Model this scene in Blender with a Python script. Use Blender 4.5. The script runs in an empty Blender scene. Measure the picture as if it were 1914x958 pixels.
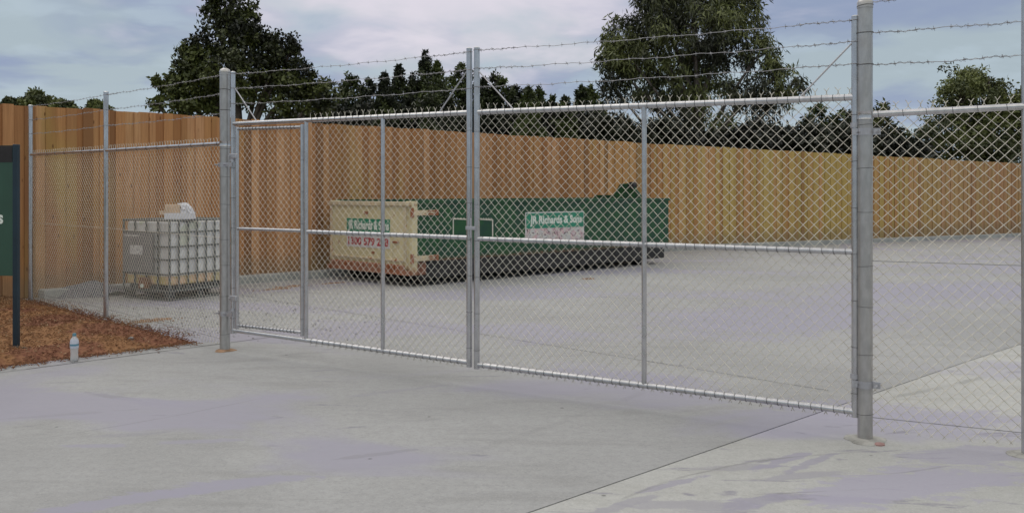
import bpy, math, random
import numpy as np
from mathutils import Vector
random.seed(7)
rng = np.random.default_rng(11)
F = 1700.0; CX = 957.0; HY = 358.0; CH = 1.6
def P(x, s, z=0.0): return np.array([(x - CX) / s, F / s, z])          # plan point at a depth where one metre spans s pixels
def G(x, y): return P(x, (y - HY) / CH)
def gz(X): return -0.0107 * max(0.0, X - 4.27)
sc = bpy.context.scene
COL = sc.collection

# ------------------------------------------------------------------ mesh builder
class M:
    def __init__(s): s.v = []; s.f = []; s.m = []; s.n = 0
    def add(s, verts, faces, mi=0):
        o = s.n
        s.v.extend([tuple(map(float, p)) for p in verts]); s.n += len(verts)
        s.f.extend([tuple(i + o for i in f) for f in faces]); s.m.extend([mi] * len(faces)); return s
    def box(s, c, ux, uy, uz, mi=0):
        c = np.array(c, float); ux = np.array(ux, float); uy = np.array(uy, float); uz = np.array(uz, float)
        vs = [c + a * ux + b * uy + d * uz for d in (-.5, .5) for b in (-.5, .5) for a in (-.5, .5)]
        fs = [(0, 2, 3, 1), (4, 5, 7, 6), (0, 1, 5, 4), (2, 6, 7, 3), (0, 4, 6, 2), (1, 3, 7, 5)]
        if np.dot(np.cross(ux, uy), uz) < 0: fs = [f[::-1] for f in fs]
        return s.add(vs, fs, mi)
    def tube(s, pts, r, n=8, mi=0, cap=True):
        pts = [np.array(p, float) for p in pts]; k = len(pts)
        rr = r if hasattr(r, '__len__') else [r] * k
        vs = []; prev = None
        for i in range(k):
            t = pts[min(i + 1, k - 1)] - pts[max(i - 1, 0)]; t = t / (np.linalg.norm(t) + 1e-9)
            if prev is None:
                a = np.array([0, 0, 1.0]) if abs(t[2]) < .9 else np.array([1.0, 0, 0])
            else: a = prev
            u = a - t * np.dot(a, t); u /= np.linalg.norm(u) + 1e-9; prev = u; w = np.cross(t, u)
            for j in range(n):
                an = 2 * math.pi * j / n
                vs.append(pts[i] + rr[i] * (math.cos(an) * u + math.sin(an) * w))
        fs = [(i * n + j, i * n + (j + 1) % n, (i + 1) * n + (j + 1) % n, (i + 1) * n + j) for i in range(k - 1) for j in range(n)]
        if cap: fs += [tuple(range(n))[::-1], tuple((k - 1) * n + j for j in range(n))]
        return s.add(vs, fs, mi)
    def lathe(s, c, prof, n=20, mi=0):
        c = np.array(c, float); vs = []
        for (r, z) in prof:
            for j in range(n):
                a = 2 * math.pi * j / n; vs.append(c + np.array([r * math.cos(a), r * math.sin(a), z]))
        k = len(prof)
        fs = [(i * n + j, i * n + (j + 1) % n, (i + 1) * n + (j + 1) % n, (i + 1) * n + j) for i in range(k - 1) for j in range(n)]
        fs += [tuple(range(n))[::-1], tuple((k - 1) * n + j for j in range(n))]
        return s.add(vs, fs, mi)
    def ring(s, c, axis, R, r, n=12, mi=0):
        axis = np.array(axis, float); axis /= np.linalg.norm(axis)
        a = np.array([0, 0, 1.0]) if abs(axis[2]) < .9 else np.array([1.0, 0, 0])
        u = np.cross(axis, a); u /= np.linalg.norm(u); w = np.cross(axis, u)
        vs = []
        for i in range(n):
            an = 2 * math.pi * i / n; d = math.cos(an) * u + math.sin(an) * w
            for j in range(4):
                b = math.pi / 2 * j; vs.append(np.array(c) + d * (R + r * math.cos(b)) + axis * r * math.sin(b))
        fs = [(i * 4 + j, ((i + 1) % n) * 4 + j, ((i + 1) % n) * 4 + (j + 1) % 4, i * 4 + (j + 1) % 4) for i in range(n) for j in range(4)]
        return s.add(vs, fs, mi)
def wloc(o):
    l = Vector((0, 0, 0))
    while o is not None: l += o.location; o = o.parent
    return l
def obj(name, m, mats, parent=None, origin=None, smooth=False, bevel=0):
    if not isinstance(mats, (list, tuple)): mats = [mats]
    og = Vector(origin) if origin is not None else (wloc(parent) if parent else Vector((0, 0, 0)))
    me = bpy.data.meshes.new(name)
    ogt = tuple(og)
    me.from_pydata([(a - ogt[0], b - ogt[1], c - ogt[2]) for a, b, c in m.v], [], m.f)
    for x in mats: me.materials.append(x)
    me.polygons.foreach_set('material_index', m.m)
    if smooth: me.polygons.foreach_set('use_smooth', [True] * len(me.polygons))
    me.update()
    o = bpy.data.objects.new(name, me); COL.objects.link(o)
    if parent: o.parent = parent
    o.location = og - (wloc(parent) if parent else Vector((0, 0, 0)))
    if smooth:
        try: me.set_sharp_from_angle(angle=math.radians(40))
        except Exception: pass
    if bevel:
        b = o.modifiers.new('bevel', 'BEVEL'); b.width = bevel; b.segments = 2; b.limit_method = 'ANGLE'
    return o
def thing(name, label, cat, loc, group=None):
    o = bpy.data.objects.new(name, None); COL.objects.link(o); o.location = Vector(tuple(map(float, loc)))
    return tag(o, label, cat, group)
def tag(o, label, cat, group=None):
    o['label'] = label; o['category'] = cat
    if group: o['group'] = group
    return o
def kind(o, k): o['kind'] = k; return o

# ------------------------------------------------------------------ materials
class N:
    def __init__(s, name, world=False):
        if world: s.t = world.node_tree
        else:
            s.mat = bpy.data.materials.new(name); s.mat.use_nodes = True; s.t = s.mat.node_tree
        s.t.nodes.clear()
    def n(s, typ, **kw):
        nd = s.t.nodes.new(typ)
        for k, v in kw.items(): setattr(nd, k, v)
        return nd
    def l(s, a, b): s.t.links.new(a, b)
    def val(s, inp, v):
        if hasattr(v, 'is_linked') or hasattr(v, 'links'): s.l(v, inp)
        else: inp.default_value = v
    def math(s, op, a, b=0.0, c=None, clamp=False):
        nd = s.n('ShaderNodeMath', operation=op, use_clamp=clamp); s.val(nd.inputs[0], a); s.val(nd.inputs[1], b)
        if c is not None: s.val(nd.inputs[2], c)
        return nd.outputs[0]
    def mix(s, f, a, b, blend='MIX'):
        nd = s.n('ShaderNodeMix', data_type='RGBA', blend_type=blend)
        s.val(nd.inputs[0], f)
        for i, v in ((6, a), (7, b)):
            if isinstance(v, tuple) and len(v) == 3: v = v + (1,)
            s.val(nd.inputs[i], v)
        return nd.outputs[2]
    def noise(s, vec, scale, detail=4, rough=.55, dist=0.0):
        nd = s.n('ShaderNodeTexNoise'); nd.inputs['Scale'].default_value = scale; nd.inputs['Detail'].default_value = detail
        nd.inputs['Roughness'].default_value = rough; nd.inputs['Distortion'].default_value = dist
        if vec is not None: s.l(vec, nd.inputs['Vector'])
        return nd.outputs[0]
    def map(s, vec, scale=(1, 1, 1), rot=(0, 0, 0), loc=(0, 0, 0)):
        nd = s.n('ShaderNodeMapping'); nd.inputs['Scale'].default_value = scale; nd.inputs['Rotation'].default_value = rot
        nd.inputs['Location'].default_value = loc; s.l(vec, nd.inputs['Vector']); return nd.outputs[0]
    def ss(s, v, lo, hi, a=0.0, b=1.0):
        nd = s.n('ShaderNodeMapRange', interpolation_type='SMOOTHSTEP'); s.val(nd.inputs[0], v)
        nd.inputs[1].default_value = lo; nd.inputs[2].default_value = hi; nd.inputs[3].default_value = a; nd.inputs[4].default_value = b
        return nd.outputs[0]
    def pos(s): return s.n('ShaderNodeNewGeometry').outputs['Position']
    def island(s): return s.n('ShaderNodeNewGeometry').outputs['Random Per Island']
    def bsdf(s, col, rough=.7, metal=0.0, spec=.5, bump=None, bstr=.2, bdist=.01, **kw):
        b = s.n('ShaderNodeBsdfPrincipled'); o = s.n('ShaderNodeOutputMaterial')
        if isinstance(col, tuple): col = col + (1,) if len(col) == 3 else col
        s.val(b.inputs['Base Color'], col); s.val(b.inputs['Roughness'], rough); s.val(b.inputs['Metallic'], metal)
        b.inputs['Specular IOR Level'].default_value = spec
        for k, v in kw.items(): s.val(b.inputs[k.replace('_', ' ')], v)
        if bump is not None:
            bp = s.n('ShaderNodeBump'); bp.inputs['Strength'].default_value = bstr; bp.inputs['Distance'].default_value = bdist
            s.l(bump, bp.inputs['Height']); s.l(bp.outputs[0], b.inputs['Normal'])
        s.l(b.outputs[0], o.inputs[0]); return s.mat
def simple(name, c, rough=.6, metal=0.0, var=.25, scale=6, spec=.5):
    n = N(name); p = n.pos(); nz = n.noise(p, scale, 5)
    d = tuple(x * (1 - var) for x in c); e = tuple(min(1, x * (1 + var)) for x in c)
    col = n.mix(n.ss(nz, .3, .7), d, e)
    return n.bsdf(col, rough, metal, spec, bump=n.noise(p, scale * 8, 3), bstr=.08)
def galv(name, c, rough, metal, streak=True):
    n = N(name); p = n.pos()
    sp = n.noise(n.map(p, (1, 1, .35)), 34, 3); bl = n.noise(p, 7, 4)
    col = n.mix(n.ss(sp, .3, .7), tuple(x * .9 for x in c), tuple(min(1, x * 1.08) for x in c))
    col = n.mix(n.ss(bl, .45, .75, 0, .45), col, tuple(x * .72 for x in c))
    r = n.math('ADD', rough, n.math('MULTIPLY', n.math('SUBTRACT', bl, .5), .35))
    return n.bsdf(col, r, metal, .5, bump=n.noise(p, 90, 3), bstr=.12, bdist=.002)
m_pipe = galv('galvanised_pipe', (.55, .55, .56), .24, .85)
m_post = galv('weathered_galvanised_post', (.46, .45, .435), .36, .75)
m_fit = galv('galvanised_fitting', (.5, .5, .52), .42, .7)
m_wire = simple('galvanised_wire', (.62, .59, .51), .45, .35, .2, 30)
m_barb = simple('barbed_wire_steel', (.30, .30, .31), .5, .6, .25, 30)
m_dark = simple('tie_wire_dark', (.12, .12, .12), .6, .5, .3, 30)

def concrete(name, base, dark, lav, kindof):
    n = N(name); p = n.pos()
    big = n.noise(p, .35, 5, .6, .6); mid = n.noise(n.map(p, (1, 3.4, 1), (0, 0, math.radians(-38))), .9, 6, .62, .8)
    fine = n.noise(p, 14, 6, .7); spk = n.noise(p, 75, 3, .7)
    col = n.mix(n.ss(big, .35, .65), tuple(x * .90 for x in base), tuple(x * 1.06 for x in base))
    col = n.mix(n.ss(mid, .50, .68, 0, .55), col, dark)
    col = n.mix(n.ss(fine, .35, .7, 0, .42), col, tuple(x * .72 for x in base))
    grit = n.noise(n.map(p, (1, 1, 1), (0, 0, .8)), 38, 3, .75)
    col = n.mix(n.ss(grit, .48, .70, 0, .40), col, tuple(x * .60 for x in base))
    col = n.mix(n.ss(spk, .52, .72, 0, .45), col, tuple(min(1, x * 1.35) for x in base))
    # broom and float streaks
    st = n.noise(n.map(p, (1.2, 26, 1), (0, 0, math.radians(-20))), 1.2, 4, .7)
    col = n.mix(n.ss(st, .55, .75, 0, .42), col, tuple(x * .72 for x in base))
    # broad lavender tint laid over the concrete colour
    dp = n.noise(n.map(p, (.6, 1.0, 1), (0, 0, math.radians(-44)), (3.1, 1.7, 0)), .55, 5, .55, .5)
    col = n.mix(n.ss(dp, .49, .60, 0, .85), col, lav)
    # scuffed smears
    sm = n.noise(n.map(p, (.9, 3.6, 1), (0, 0, math.radians(-30)), (7.3, 2.2, 0)), 1.1, 3, .6, 1.6)
    lim = (.60, .66) if kindof == 'apron' else (.66, .74)
    smm = n.math('MULTIPLY', n.ss(sm, lim[0], lim[1]), n.ss(fine, .35, .6, .45, 1))
    col = n.mix(n.math('MULTIPLY', smm, .7), col, tuple(x * .62 for x in lav))
    # tyre arcs
    sn_ = n.noise(n.map(p, (1, 2.6, 1), (0, 0, math.radians(-35))), 2.6, 5, .65, 1.2)
    sx = n.n('ShaderNodeSeparateXYZ'); n.l(p, sx.inputs[0])
    for (px, py, L, W, ang, tone, k) in SMEARS:
        c_ = G(px, py); an = math.radians(ang); mp = n.map(p, (1, 1, 0), (0, 0, 0), (-c_[0], -c_[1], 0))
        mp = n.map(mp, (1, 1, 1), (0, 0, -an)); mp = n.map(mp, (1 / L, 1 / W, 1))
        ln_ = n.n('ShaderNodeVectorMath', operation='LENGTH'); n.l(mp, ln_.inputs[0])
        e = n.math('ADD', ln_.outputs['Value'], n.math('MULTIPLY', n.math('SUBTRACT', sn_, .5), 2.6))
        e = n.math('ADD', e, n.math('MULTIPLY', n.math('SUBTRACT', fine, .5), .8))
        col = n.mix(n.ss(e, .72, 1.05, k, 0), col, tuple(x * tone for x in (lav if tone > .8 else tuple(.6 * a + .4 * b for a, b in zip(lav, base)))))
    for (cx, cy, R, w, a, xa, xb) in ARCS:
        dx = n.math('SUBTRACT', sx.outputs[0], cx); dy = n.math('SUBTRACT', sx.outputs[1], cy)
        d = n.math('SQRT', n.math('ADD', n.math('MULTIPLY', dx, dx), n.math('MULTIPLY', dy, dy)))
        e = n.math('ABSOLUTE', n.math('SUBTRACT', n.math('ADD', d, n.math('MULTIPLY', mid, .05)), R + .025))
        k = n.math('MULTIPLY', n.ss(e, w * .3, w, 1, 0), n.ss(n.noise(p, 2.3, 4), .36, .60, 0, a))
        k = n.math('MULTIPLY', k, n.math('MULTIPLY', n.ss(sx.outputs[0], xa - .15, xa + .15), n.ss(sx.outputs[0], xb - .15, xb + .15, 1, 0)))
        col = n.mix(k, col, tuple(x * .5 for x in base))
    # dark specks
    v = n.n('ShaderNodeTexVoronoi'); v.inputs['Scale'].default_value = 2.3; n.l(p, v.inputs['Vector'])
    col = n.mix(n.ss(v.outputs['Distance'], .02, .045, .75, 0), col, tuple(x * .25 for x in base))
    rg = n.ss(dp, .45, .68, .78, .5)
    h = n.math('ADD', n.math('MULTIPLY', spk, .3), n.math('MULTIPLY', fine, .7))
    return n.bsdf(col, rg, 0, .35, bump=h, bstr=.25, bdist=.006)
def circ(p1, p2, p3, w, a):
    (x1, y1), (x2, y2), (x3, y3) = [tuple(G(*q)[:2]) for q in (p1, p2, p3)]
    D = 2 * (x1 * (y2 - y3) + x2 * (y3 - y1) + x3 * (y1 - y2))
    ux = ((x1**2 + y1**2) * (y2 - y3) + (x2**2 + y2**2) * (y3 - y1) + (x3**2 + y3**2) * (y1 - y2)) / D
    uy = ((x1**2 + y1**2) * (x3 - x2) + (x2**2 + y2**2) * (x1 - x3) + (x3**2 + y3**2) * (x2 - x1)) / D
    return (ux, uy, math.hypot(x1 - ux, y1 - uy), w, a, min(x1, x3), max(x1, x3))
ARCS = [circ((1165, 931), (1366, 870), (1583, 846), .016, .6), circ((1377, 893), (1536, 893), (1769, 870), .014, .6), circ((1350, 927), (1488, 920), (1769, 905), .010, .5),
        circ((1746, 637), (1832, 635), (1880, 647), .03, .7), circ((1669, 741), (1746, 727), (1871, 690), .05, .5), circ((860, 850), (1100, 770), (1330, 680), .05, .16),
        circ((0, 830), (250, 790), (480, 745), .012, .4), circ((1030, 640), (1130, 655), (1230, 672), .014, .5)]
# (pixel where it lies, half length, half width, direction in plan, tone, strength): wheel smears and lavender tint patches
SMEARS = [(1385, 872, .30, .07, 10, .72, .6), (1470, 858, .34, .05, 40, .85, .8), (1520, 862, .30, .04, 42, .82, .7), (1490, 890, .34, .05, 15, .8, .75), (1160, 945, .40, .05, 40, .8, .75),
          (1290, 945, .40, .09, 0, .8, .7), (1420, 935, .30, .08, 20, .82, .7), (1250, 905, .26, .04, 35, .82, .7), (1540, 930, .35, .06, -10, .85, .6), (1700, 905, .8, .25, 20, .98, .8), (1840, 850, .5, .2, 10, .95, .7),
          (1640, 770, .9, .35, -10, .97, .75), (1480, 590, 2.2, 1.3, 35, 1.0, .85), (1800, 540, 3.2, 1.6, 10, 1.0, .85), (1180, 705, .7, .3, -20, .98, .8),
          (220, 742, .38, .05, -28, .72, .5), (290, 752, .40, .10, -20, 1.0, .8), (230, 812, .30, .05, 15, .78, .45), (690, 850, .34, .04, 25, .75, .55), (180, 832, .2, .05, 0, 1.0, .7), (350, 825, .30, .05, 10, 1.0, .6),
          (230, 935, .5, .10, 30, 1.0, .85), (420, 905, .45, .10, 20, 1.0, .85), (120, 714, .2, .04, 10, .75, .4), (600, 692, .22, .04, 20, .8, .4), (740, 730, .5, .05, 30, .82, .3), (110, 775, .5, .04, 20, .75, .35)]
m_slab = concrete('yard_concrete', (.350, .353, .352), (.262, .262, .258), (.305, .298, .362), 'yard')
m_apron = concrete('apron_concrete', (.440, .443, .425), (.34, .338, .318), (.350, .338, .415), 'apron')
m_joint = simple('joint_filler', (.06, .058, .055), .9)
m_kerb = simple('kerb_concrete', (.33, .34, .33), .85, 0, .18, 3)

def timber():
    n = N('treated_pine_palings'); p = n.pos(); r = n.island()
    rp = n.n('ShaderNodeValToRGB'); n.l(r, rp.inputs[0]); e = rp.color_ramp.elements
    cols = [(0, (.50, .25, .105)), (.20, (.37, .17, .068)), (.32, (.51, .265, .120)), (.5, (.43, .205, .082)), (.66, (.56, .305, .150)), (.80, (.40, .20, .085)), (.92, (.26, .125, .055))]
    while len(e) < len(cols): e.new(.5)
    for i, (t, c) in enumerate(cols): e[i].position = t; e[i].color = c + (1,)
    rp.color_ramp.interpolation = 'CONSTANT'
    off = n.math('MULTIPLY', r, 37.0)
    cb = n.n('ShaderNodeCombineXYZ'); n.l(off, cb.inputs[0]); n.l(off, cb.inputs[2])
    va = n.n('ShaderNodeVectorMath', operation='ADD'); n.l(p, va.inputs[0]); n.l(cb.outputs[0], va.inputs[1])
    q = va.outputs[0]
    gr = n.noise(n.map(q, (1, 1, .035)), 55, 4, .6, .3)
    gr2 = n.noise(n.map(q, (1, 1, .12)), 9, 4, .6, .8)
    col = n.mix(n.ss(gr, .35, .7, 0, .4), rp.outputs[0], (.27, .125, .055))
    col = n.mix(n.ss(gr2, .5, .72, 0, .42), col, (.30, .15, .065))
    # copper treatment staying greenish in broad areas and on single boards
    sx = n.n('ShaderNodeSeparateXYZ'); n.l(p, sx.inputs[0])
    far = n.ss(sx.outputs[0], .5, 7, 0, .68)
    big = n.ss(n.noise(n.map(p, (1, 1, .35)), .45, 3, .6), .53, .66, 0, .6)
    r2 = n.math('FRACT', n.math('MULTIPLY', r, 17.3))
    g = n.math('MULTIPLY', n.math('MAXIMUM', far, big), n.ss(r2, .15, .7, .25, 1))
    col = n.mix(g, col, (.44, .355, .105))
    vf = n.ss(sx.outputs[0], 11, 17, 0, .5); col = n.mix(vf, col, (.36, .21, .13))
    v = n.n('ShaderNodeTexVoronoi'); v.inputs['Scale'].default_value = 3.6; n.l(n.map(q, (2.2, 2.2, .9)), v.inputs['Vector'])
    col = n.mix(n.ss(v.outputs['Distance'], .05, .16, .7, 0), col, (.09, .035, .015))
    lo = n.math('ADD', sx.outputs[2], n.math('MULTIPLY', n.noise(p, 5, 4), -.5))
    col = n.mix(n.ss(lo, -.1, .35, .5, 0), col, (.20, .16, .11))
    return n.bsdf(col, .82, 0, .25, bump=gr, bstr=.3, bdist=.004)
m_timber = timber()

def mulch_mat(name, chips):
    n = N(name); p = n.pos()
    a = n.noise(p, .9, 4, .6, .8); b = n.noise(p, 22, 4, .7)
    col = n.mix(n.ss(a, .44, .54), (.19, .072, .045), (.28, .140, .062))
    sx = n.n('ShaderNodeSeparateXYZ'); n.l(p, sx.inputs[0])
    w = n.ss(n.math('ADD', sx.outputs[0], n.math('MULTIPLY', a, 1.6)), -6.6, -5.5, .75, 0)
    col = n.mix(w, col, (.20, .145, .09))
    c2 = n.mix(n.ss(b, .35, .65), (.10, .045, .025), (.38, .22, .11))
    col = n.mix(.35, col, c2)
    if chips:
        r = n.island(); col = n.mix(n.math('MULTIPLY', r, .65), col, (.09, .04, .022))
        col = n.mix(n.ss(r, .88, .93, 0, .7), col, (.42, .30, .18))
    return n.bsdf(col, .9, 0, .2, bump=b, bstr=.6, bdist=.02)
m_mulch = mulch_mat('bark_mulch', False); m_chip = mulch_mat('bark_chips', True)
m_soil = simple('rough_grass_ground', (.09, .085, .045), .95, 0, .4, 2)

def painted(name, c, rust=.2, rustlow=None, rough=.5, fade=None):
    n = N(name); p = n.pos(); a = n.noise(p, 3.2, 6, .7, .6); b = n.noise(p, 26, 5, .7)
    col = n.mix(n.ss(a, .42, .6), c, fade or tuple(x * 1.35 for x in c))
    rs = n.math('ADD', n.math('MULTIPLY', a, .55), n.math('MULTIPLY', b, .45))
    col2 = n.mix(n.ss(b, .4, .6), (.20, .055, .025), (.34, .12, .05))
    col = n.mix(n.ss(rs, .66 - rust * .25, .72 - rust * .25), col, col2)
    if rustlow:
        sx = n.n('ShaderNodeSeparateXYZ'); n.l(p, sx.inputs[0])
        k = n.ss(n.math('ADD', sx.outputs[2], n.math('MULTIPLY', n.math('SUBTRACT', b, .5), .35)), rustlow[0], rustlow[1], .9, 0)
        col = n.mix(k, col, n.mix(n.ss(a, .4, .6), (.27, .10, .055), (.15, .05, .03)))
    st = n.noise(n.map(p, (1, 1, .08)), 16, 3, .6)
    col = n.mix(n.ss(st, .58, .75, 0, .3), col, tuple(x * .45 for x in c))
    return n.bsdf(col, rough, 0, .5, bump=b, bstr=.25, bdist=.004)
m_green = painted('green_bin_paint', (.006, .050, .026), .10, (.36, .50), .5, (.010, .080, .020))
m_cream = painted('cream_door_paint', (.60, .52, .31), .34, (.2, .42), .55, (.64, .57, .36))
m_creamrust = painted('rusty_cream_steel', (.50, .42, .28), .52, None, .65)
m_rust = painted('rusty_steel', (.30, .14, .085), .7, None, .8)
m_chassis = simple('black_chassis', (.022, .021, .022), .7, 0, .4, 5)
m_sgreen = simple('sign_green', (.02, .22, .13), .4, 0, .15, 5)
m_swhite = simple('sign_white', (.62, .60, .60), .45, 0, .12, 9)
m_letter = simple('white_lettering', (.70, .76, .70), .5, 0, .05, 5)
m_redl = simple('red_lettering', (.42, .05, .06), .5, 0, .1, 5)
def grubby():
    n = N('scuffed_pink_sign_face'); p = n.pos(); a = n.noise(p, 5, 4, .6, 1.5); b = n.noise(p, 9, 4, .65, 2.2)
    col = n.mix(n.ss(a, .42, .58), (.58, .57, .56), (.60, .40, .43))
    col = n.mix(n.ss(b, .56, .59), col, (.07, .04, .045))
    return n.bsdf(col, .6)
m_grubby = grubby()
m_cage = simple('cage_steel', (.15, .16, .155), .5, .4, .2, 12)
def tank():
    n = N('translucent_white_tank'); p = n.pos(); sx = n.n('ShaderNodeSeparateXYZ'); n.l(p, sx.inputs[0])
    a = n.noise(p, 4, 4)
    col = n.mix(n.ss(a, .35, .65), (.62, .62, .62), (.74, .74, .73))
    k = n.ss(n.math('ADD', sx.outputs[2], n.math('MULTIPLY', a, .03)), .365, .38, 1, 0)
    col = n.mix(k, col, n.mix(n.ss(a, .4, .6), (.72, .50, .33), (.60, .48, .22)))
    g = n.ss(n.noise(p, 2.1, 3), .56, .64, 0, .45); col = n.mix(g, col, (.45, .50, .28))
    return n.bsdf(col, .35, 0, .4)
m_tank = tank()
m_plate = simple('grey_plate', (.26, .265, .27), .45, .3, .1, 5)
m_label = simple('paper_label', (.52, .52, .52), .7, 0, .35, 40)
m_pallet = simple('grey_plastic_pallet', (.085, .088, .09), .6, 0, .3, 8)
m_valve = simple('brown_valve', (.25, .13, .07), .5, 0, .3, 9)
m_card = simple('cardboard', (.62, .45, .31), .85, 0, .15, 8)
m_paper = simple('white_paper', (.68, .68, .72), .7, 0, .08, 9)
m_signp = simple('dark_green_sign_face', (.030, .082, .056), .45, 0, .08, 3)
m_signpost = simple('navy_sign_post', (.011, .030, .046), .4, 0, .15, 5)
m_bluecap = simple('blue_cap_plastic', (.10, .24, .30), .35, 0, .1, 5)
m_blabel = simple('bottle_label', (.55, .58, .66), .4, 0, .1, 60)
m_blogo = simple('bottle_label_print', (.12, .27, .36), .4, 0, .2, 60)
def plastic():
    n = N('clear_bottle_plastic'); b = n.n('ShaderNodeBsdfPrincipled'); o = n.n('ShaderNodeOutputMaterial')
    b.inputs['Base Color'].default_value = (.85, .87, .88, 1); b.inputs['Roughness'].default_value = .15
    b.inputs['Transmission Weight'].default_value = .55; b.inputs['IOR'].default_value = 1.33
    n.l(b.outputs[0], o.inputs[0]); return n.mat
m_clear = plastic()
m_stone = simple('grey_gravel', (.21, .205, .20), .9, 0, .5, 30)
m_heap = simple('dark_gravel_heap', (.17, .17, .185), .95, 0, .45, 40)
m_red = simple('red_marker_paint', (.33, .19, .17), .6, 0, .2, 20)
m_stain = simple('orange_clay_stain', (.30, .185, .11), .9, 0, .3, 14)
m_mortar = simple('post_mortar', (.33, .325, .30), .9, 0, .3, 14)

def leafmat(name, a, b, c):
    n = N(name); r = n.island()
    at = n.n('ShaderNodeAttribute'); at.attribute_name = 'tone'
    col = n.mix(n.ss(at.outputs['Fac'], .15, .85), a, b); col = n.mix(n.math('MULTIPLY', r, .5), col, c)
    return n.bsdf(col, .5, 0, .4)
m_leafL = leafmat('dark_broad_leaves', (.016, .019, .013), (.13, .155, .040), (.034, .040, .022))
m_leafG = leafmat('drooping_gum_leaves', (.032, .036, .024), (.18, .205, .062), (.07, .074, .05))
m_leafC = leafmat('conifer_needles', (.018, .024, .013), (.100, .130, .034), (.026, .032, .018))
m_leafR = leafmat('olive_green_leaves', (.055, .068, .026), (.19, .215, .065), (.08, .088, .044))
m_leafS = leafmat('dark_shrub_leaves', (.012, .014, .010), (.030, .036, .018), (.016, .018, .014))  # darkest leaf tones, one set for all the shrubs
m_bark = simple('grey_brown_bark', (.09, .075, .06), .9, 0, .35, 6)
m_gumbark = simple('pale_gum_bark', (.19, .16, .14), .85, 0, .3, 3)

# ------------------------------------------------------------------ ground and setting
def sheet(name, poly, mat, z=0.0, thick=.12, sub=None):
    m = M(); n = len(poly)
    top = [(x, y, z + gz(x)) for x, y in poly]; bot = [(x, y, z - thick + gz(x)) for x, y in poly]
    m.add(top + bot, [tuple(range(n))] + [tuple(range(2 * n - 1, n - 1, -1))] + [(i, i + n, (i + 1) % n + n, (i + 1) % n) for i in range(n)])
    return kind(obj(name, m, mat), 'structure')
def strips(name, a0, a1, b0, b1, mat, xs):
    """sheet between a straight line a0-a1 and b0-b1 cut at the slope break"""
# yard joint: straight line parallel to the timber fence
J0 = G(985, 958)[:2]; J1 = G(1880, 650)[:2]; jd = (J1 - J0) / np.linalg.norm(J1 - J0); jn = np.array([jd[1], -jd[0]])
def clip(poly, a, nrm):                      # keep the part where (p-a).nrm >= 0
    out = []
    for i in range(len(poly)):
        p = np.array(poly[i]); q = np.array(poly[(i + 1) % len(poly)]); dp = np.dot(p - a, nrm); dq = np.dot(q - a, nrm)
        if dp >= 0: out.append(tuple(p))
        if (dp >= 0) != (dq >= 0): out.append(tuple(p + (q - p) * dp / (dp - dq)))
    return out
F0 = P(448, 108)[:2]; F1 = P(1253, 69.3)[:2]; F2 = P(1914, 47.4)[:2]
fd1 = (F1 - F0) / np.linalg.norm(F1 - F0); fn1 = np.array([-fd1[1], fd1[0]])
fd2 = (F2 - F1) / np.linalg.norm(F2 - F1); fn2 = np.array([-fd2[1], fd2[0]])
FL = F0 - fd1 * 9.0; FR = F2 + fd2 * 3.0
C0 = G(362, 640)[:2]; CE = np.array([-7.35, 13.60]); mdir = (G(0, 686)[:2] - C0); mdir /= np.linalg.norm(mdir)
ML = C0 + mdir * 7.0
whole = [(-14, -6), (32, -6), (32, 34.0)] + [tuple(F2 + fd2 * 14 + np.array([0, 0]))] + [tuple(F1), tuple(F0), tuple(CE + fn1 * 0.3), tuple(C0), tuple(ML)]
brk = np.array([4.27, 0.0])
idx = 0
for nm, side, mat in (('concrete_yard', -1, m_slab), ('concrete_apron', 1, m_apron)):
    m = M()
    poly = clip(whole, J0 + jn * side * .006, jn * side)
    for nrm in ((-1, 0), (1, 0)):
        pp = clip(poly, brk, np.array(nrm, float))
        if len(pp) > 2:
            k = len(pp); top = [(x, y, gz(x)) for x, y in pp]; bot = [(x, y, gz(x) - .12) for x, y in pp]
            m.add(top, [tuple(range(k))])
            m.add(top + bot, [(i, i + k, (i + 1) % k + k, (i + 1) % k) for i in range(k)
                              if not (abs(pp[i][0] - 4.27) < 1e-4 and abs(pp[(i + 1) % k][0] - 4.27) < 1e-4)])
    kind(obj(nm, m, mat), 'structure')
m = M()
for a, b in ((-8, 5.94), (5.94, 40)):
    q = [J0 + jd * a - jn * .01, J0 + jd * b - jn * .01, J0 + jd * b + jn * .01, J0 + jd * a + jn * .01]
    m.add([(x, y, gz(x) - .012) for x, y in q], [(0, 1, 2, 3)])
kind(obj('joint_strip', m, m_joint), 'structure')
# saw cut along the edge strip beside the mulch
m = M(); e0 = C0 - mdir * .9 ; off = np.array([mdir[1], -mdir[0]]); off = off if off[1] < 0 else -off
a = e0 + off * .27; b = ML + off * .27
pts = [a + (b - a) * i / 24 + off * random.uniform(-.004, .004) for i in range(25)]
for i in range(24):
    p, q = pts[i], pts[i + 1]; w = random.uniform(.008, .018)
    m.add([(p[0], p[1], .003), (q[0], q[1], .003), (q[0] + off[0] * w, q[1] + off[1] * w, .003), (p[0] + off[0] * w, p[1] + off[1] * w, .003)], [(0, 1, 2, 3)])
kind(obj('saw_cut', m, m_joint), 'structure')
m = M(); ja = np.array([-.34, 10.2]); jv = np.array([.7071, -.7071]); q0 = ja - jv * 5.4
for i in range(60):
    p_ = q0 + jv * i * .158; r_ = q0 + jv * (i + 1) * .158
    if np.dot(r_ - J0, jn) > -.02: break
    w = random.uniform(.006, .013); w2 = np.array([.7071, .7071]) * w
    m.add([(p_[0], p_[1], .003), (r_[0], r_[1], .003), (r_[0] + w2[0], r_[1] + w2[1], .003), (p_[0] + w2[0], p_[1] + w2[1], .003)], [(0, 1, 2, 3)])
kind(obj('saw_cut', m, m_joint), 'structure')
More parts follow.
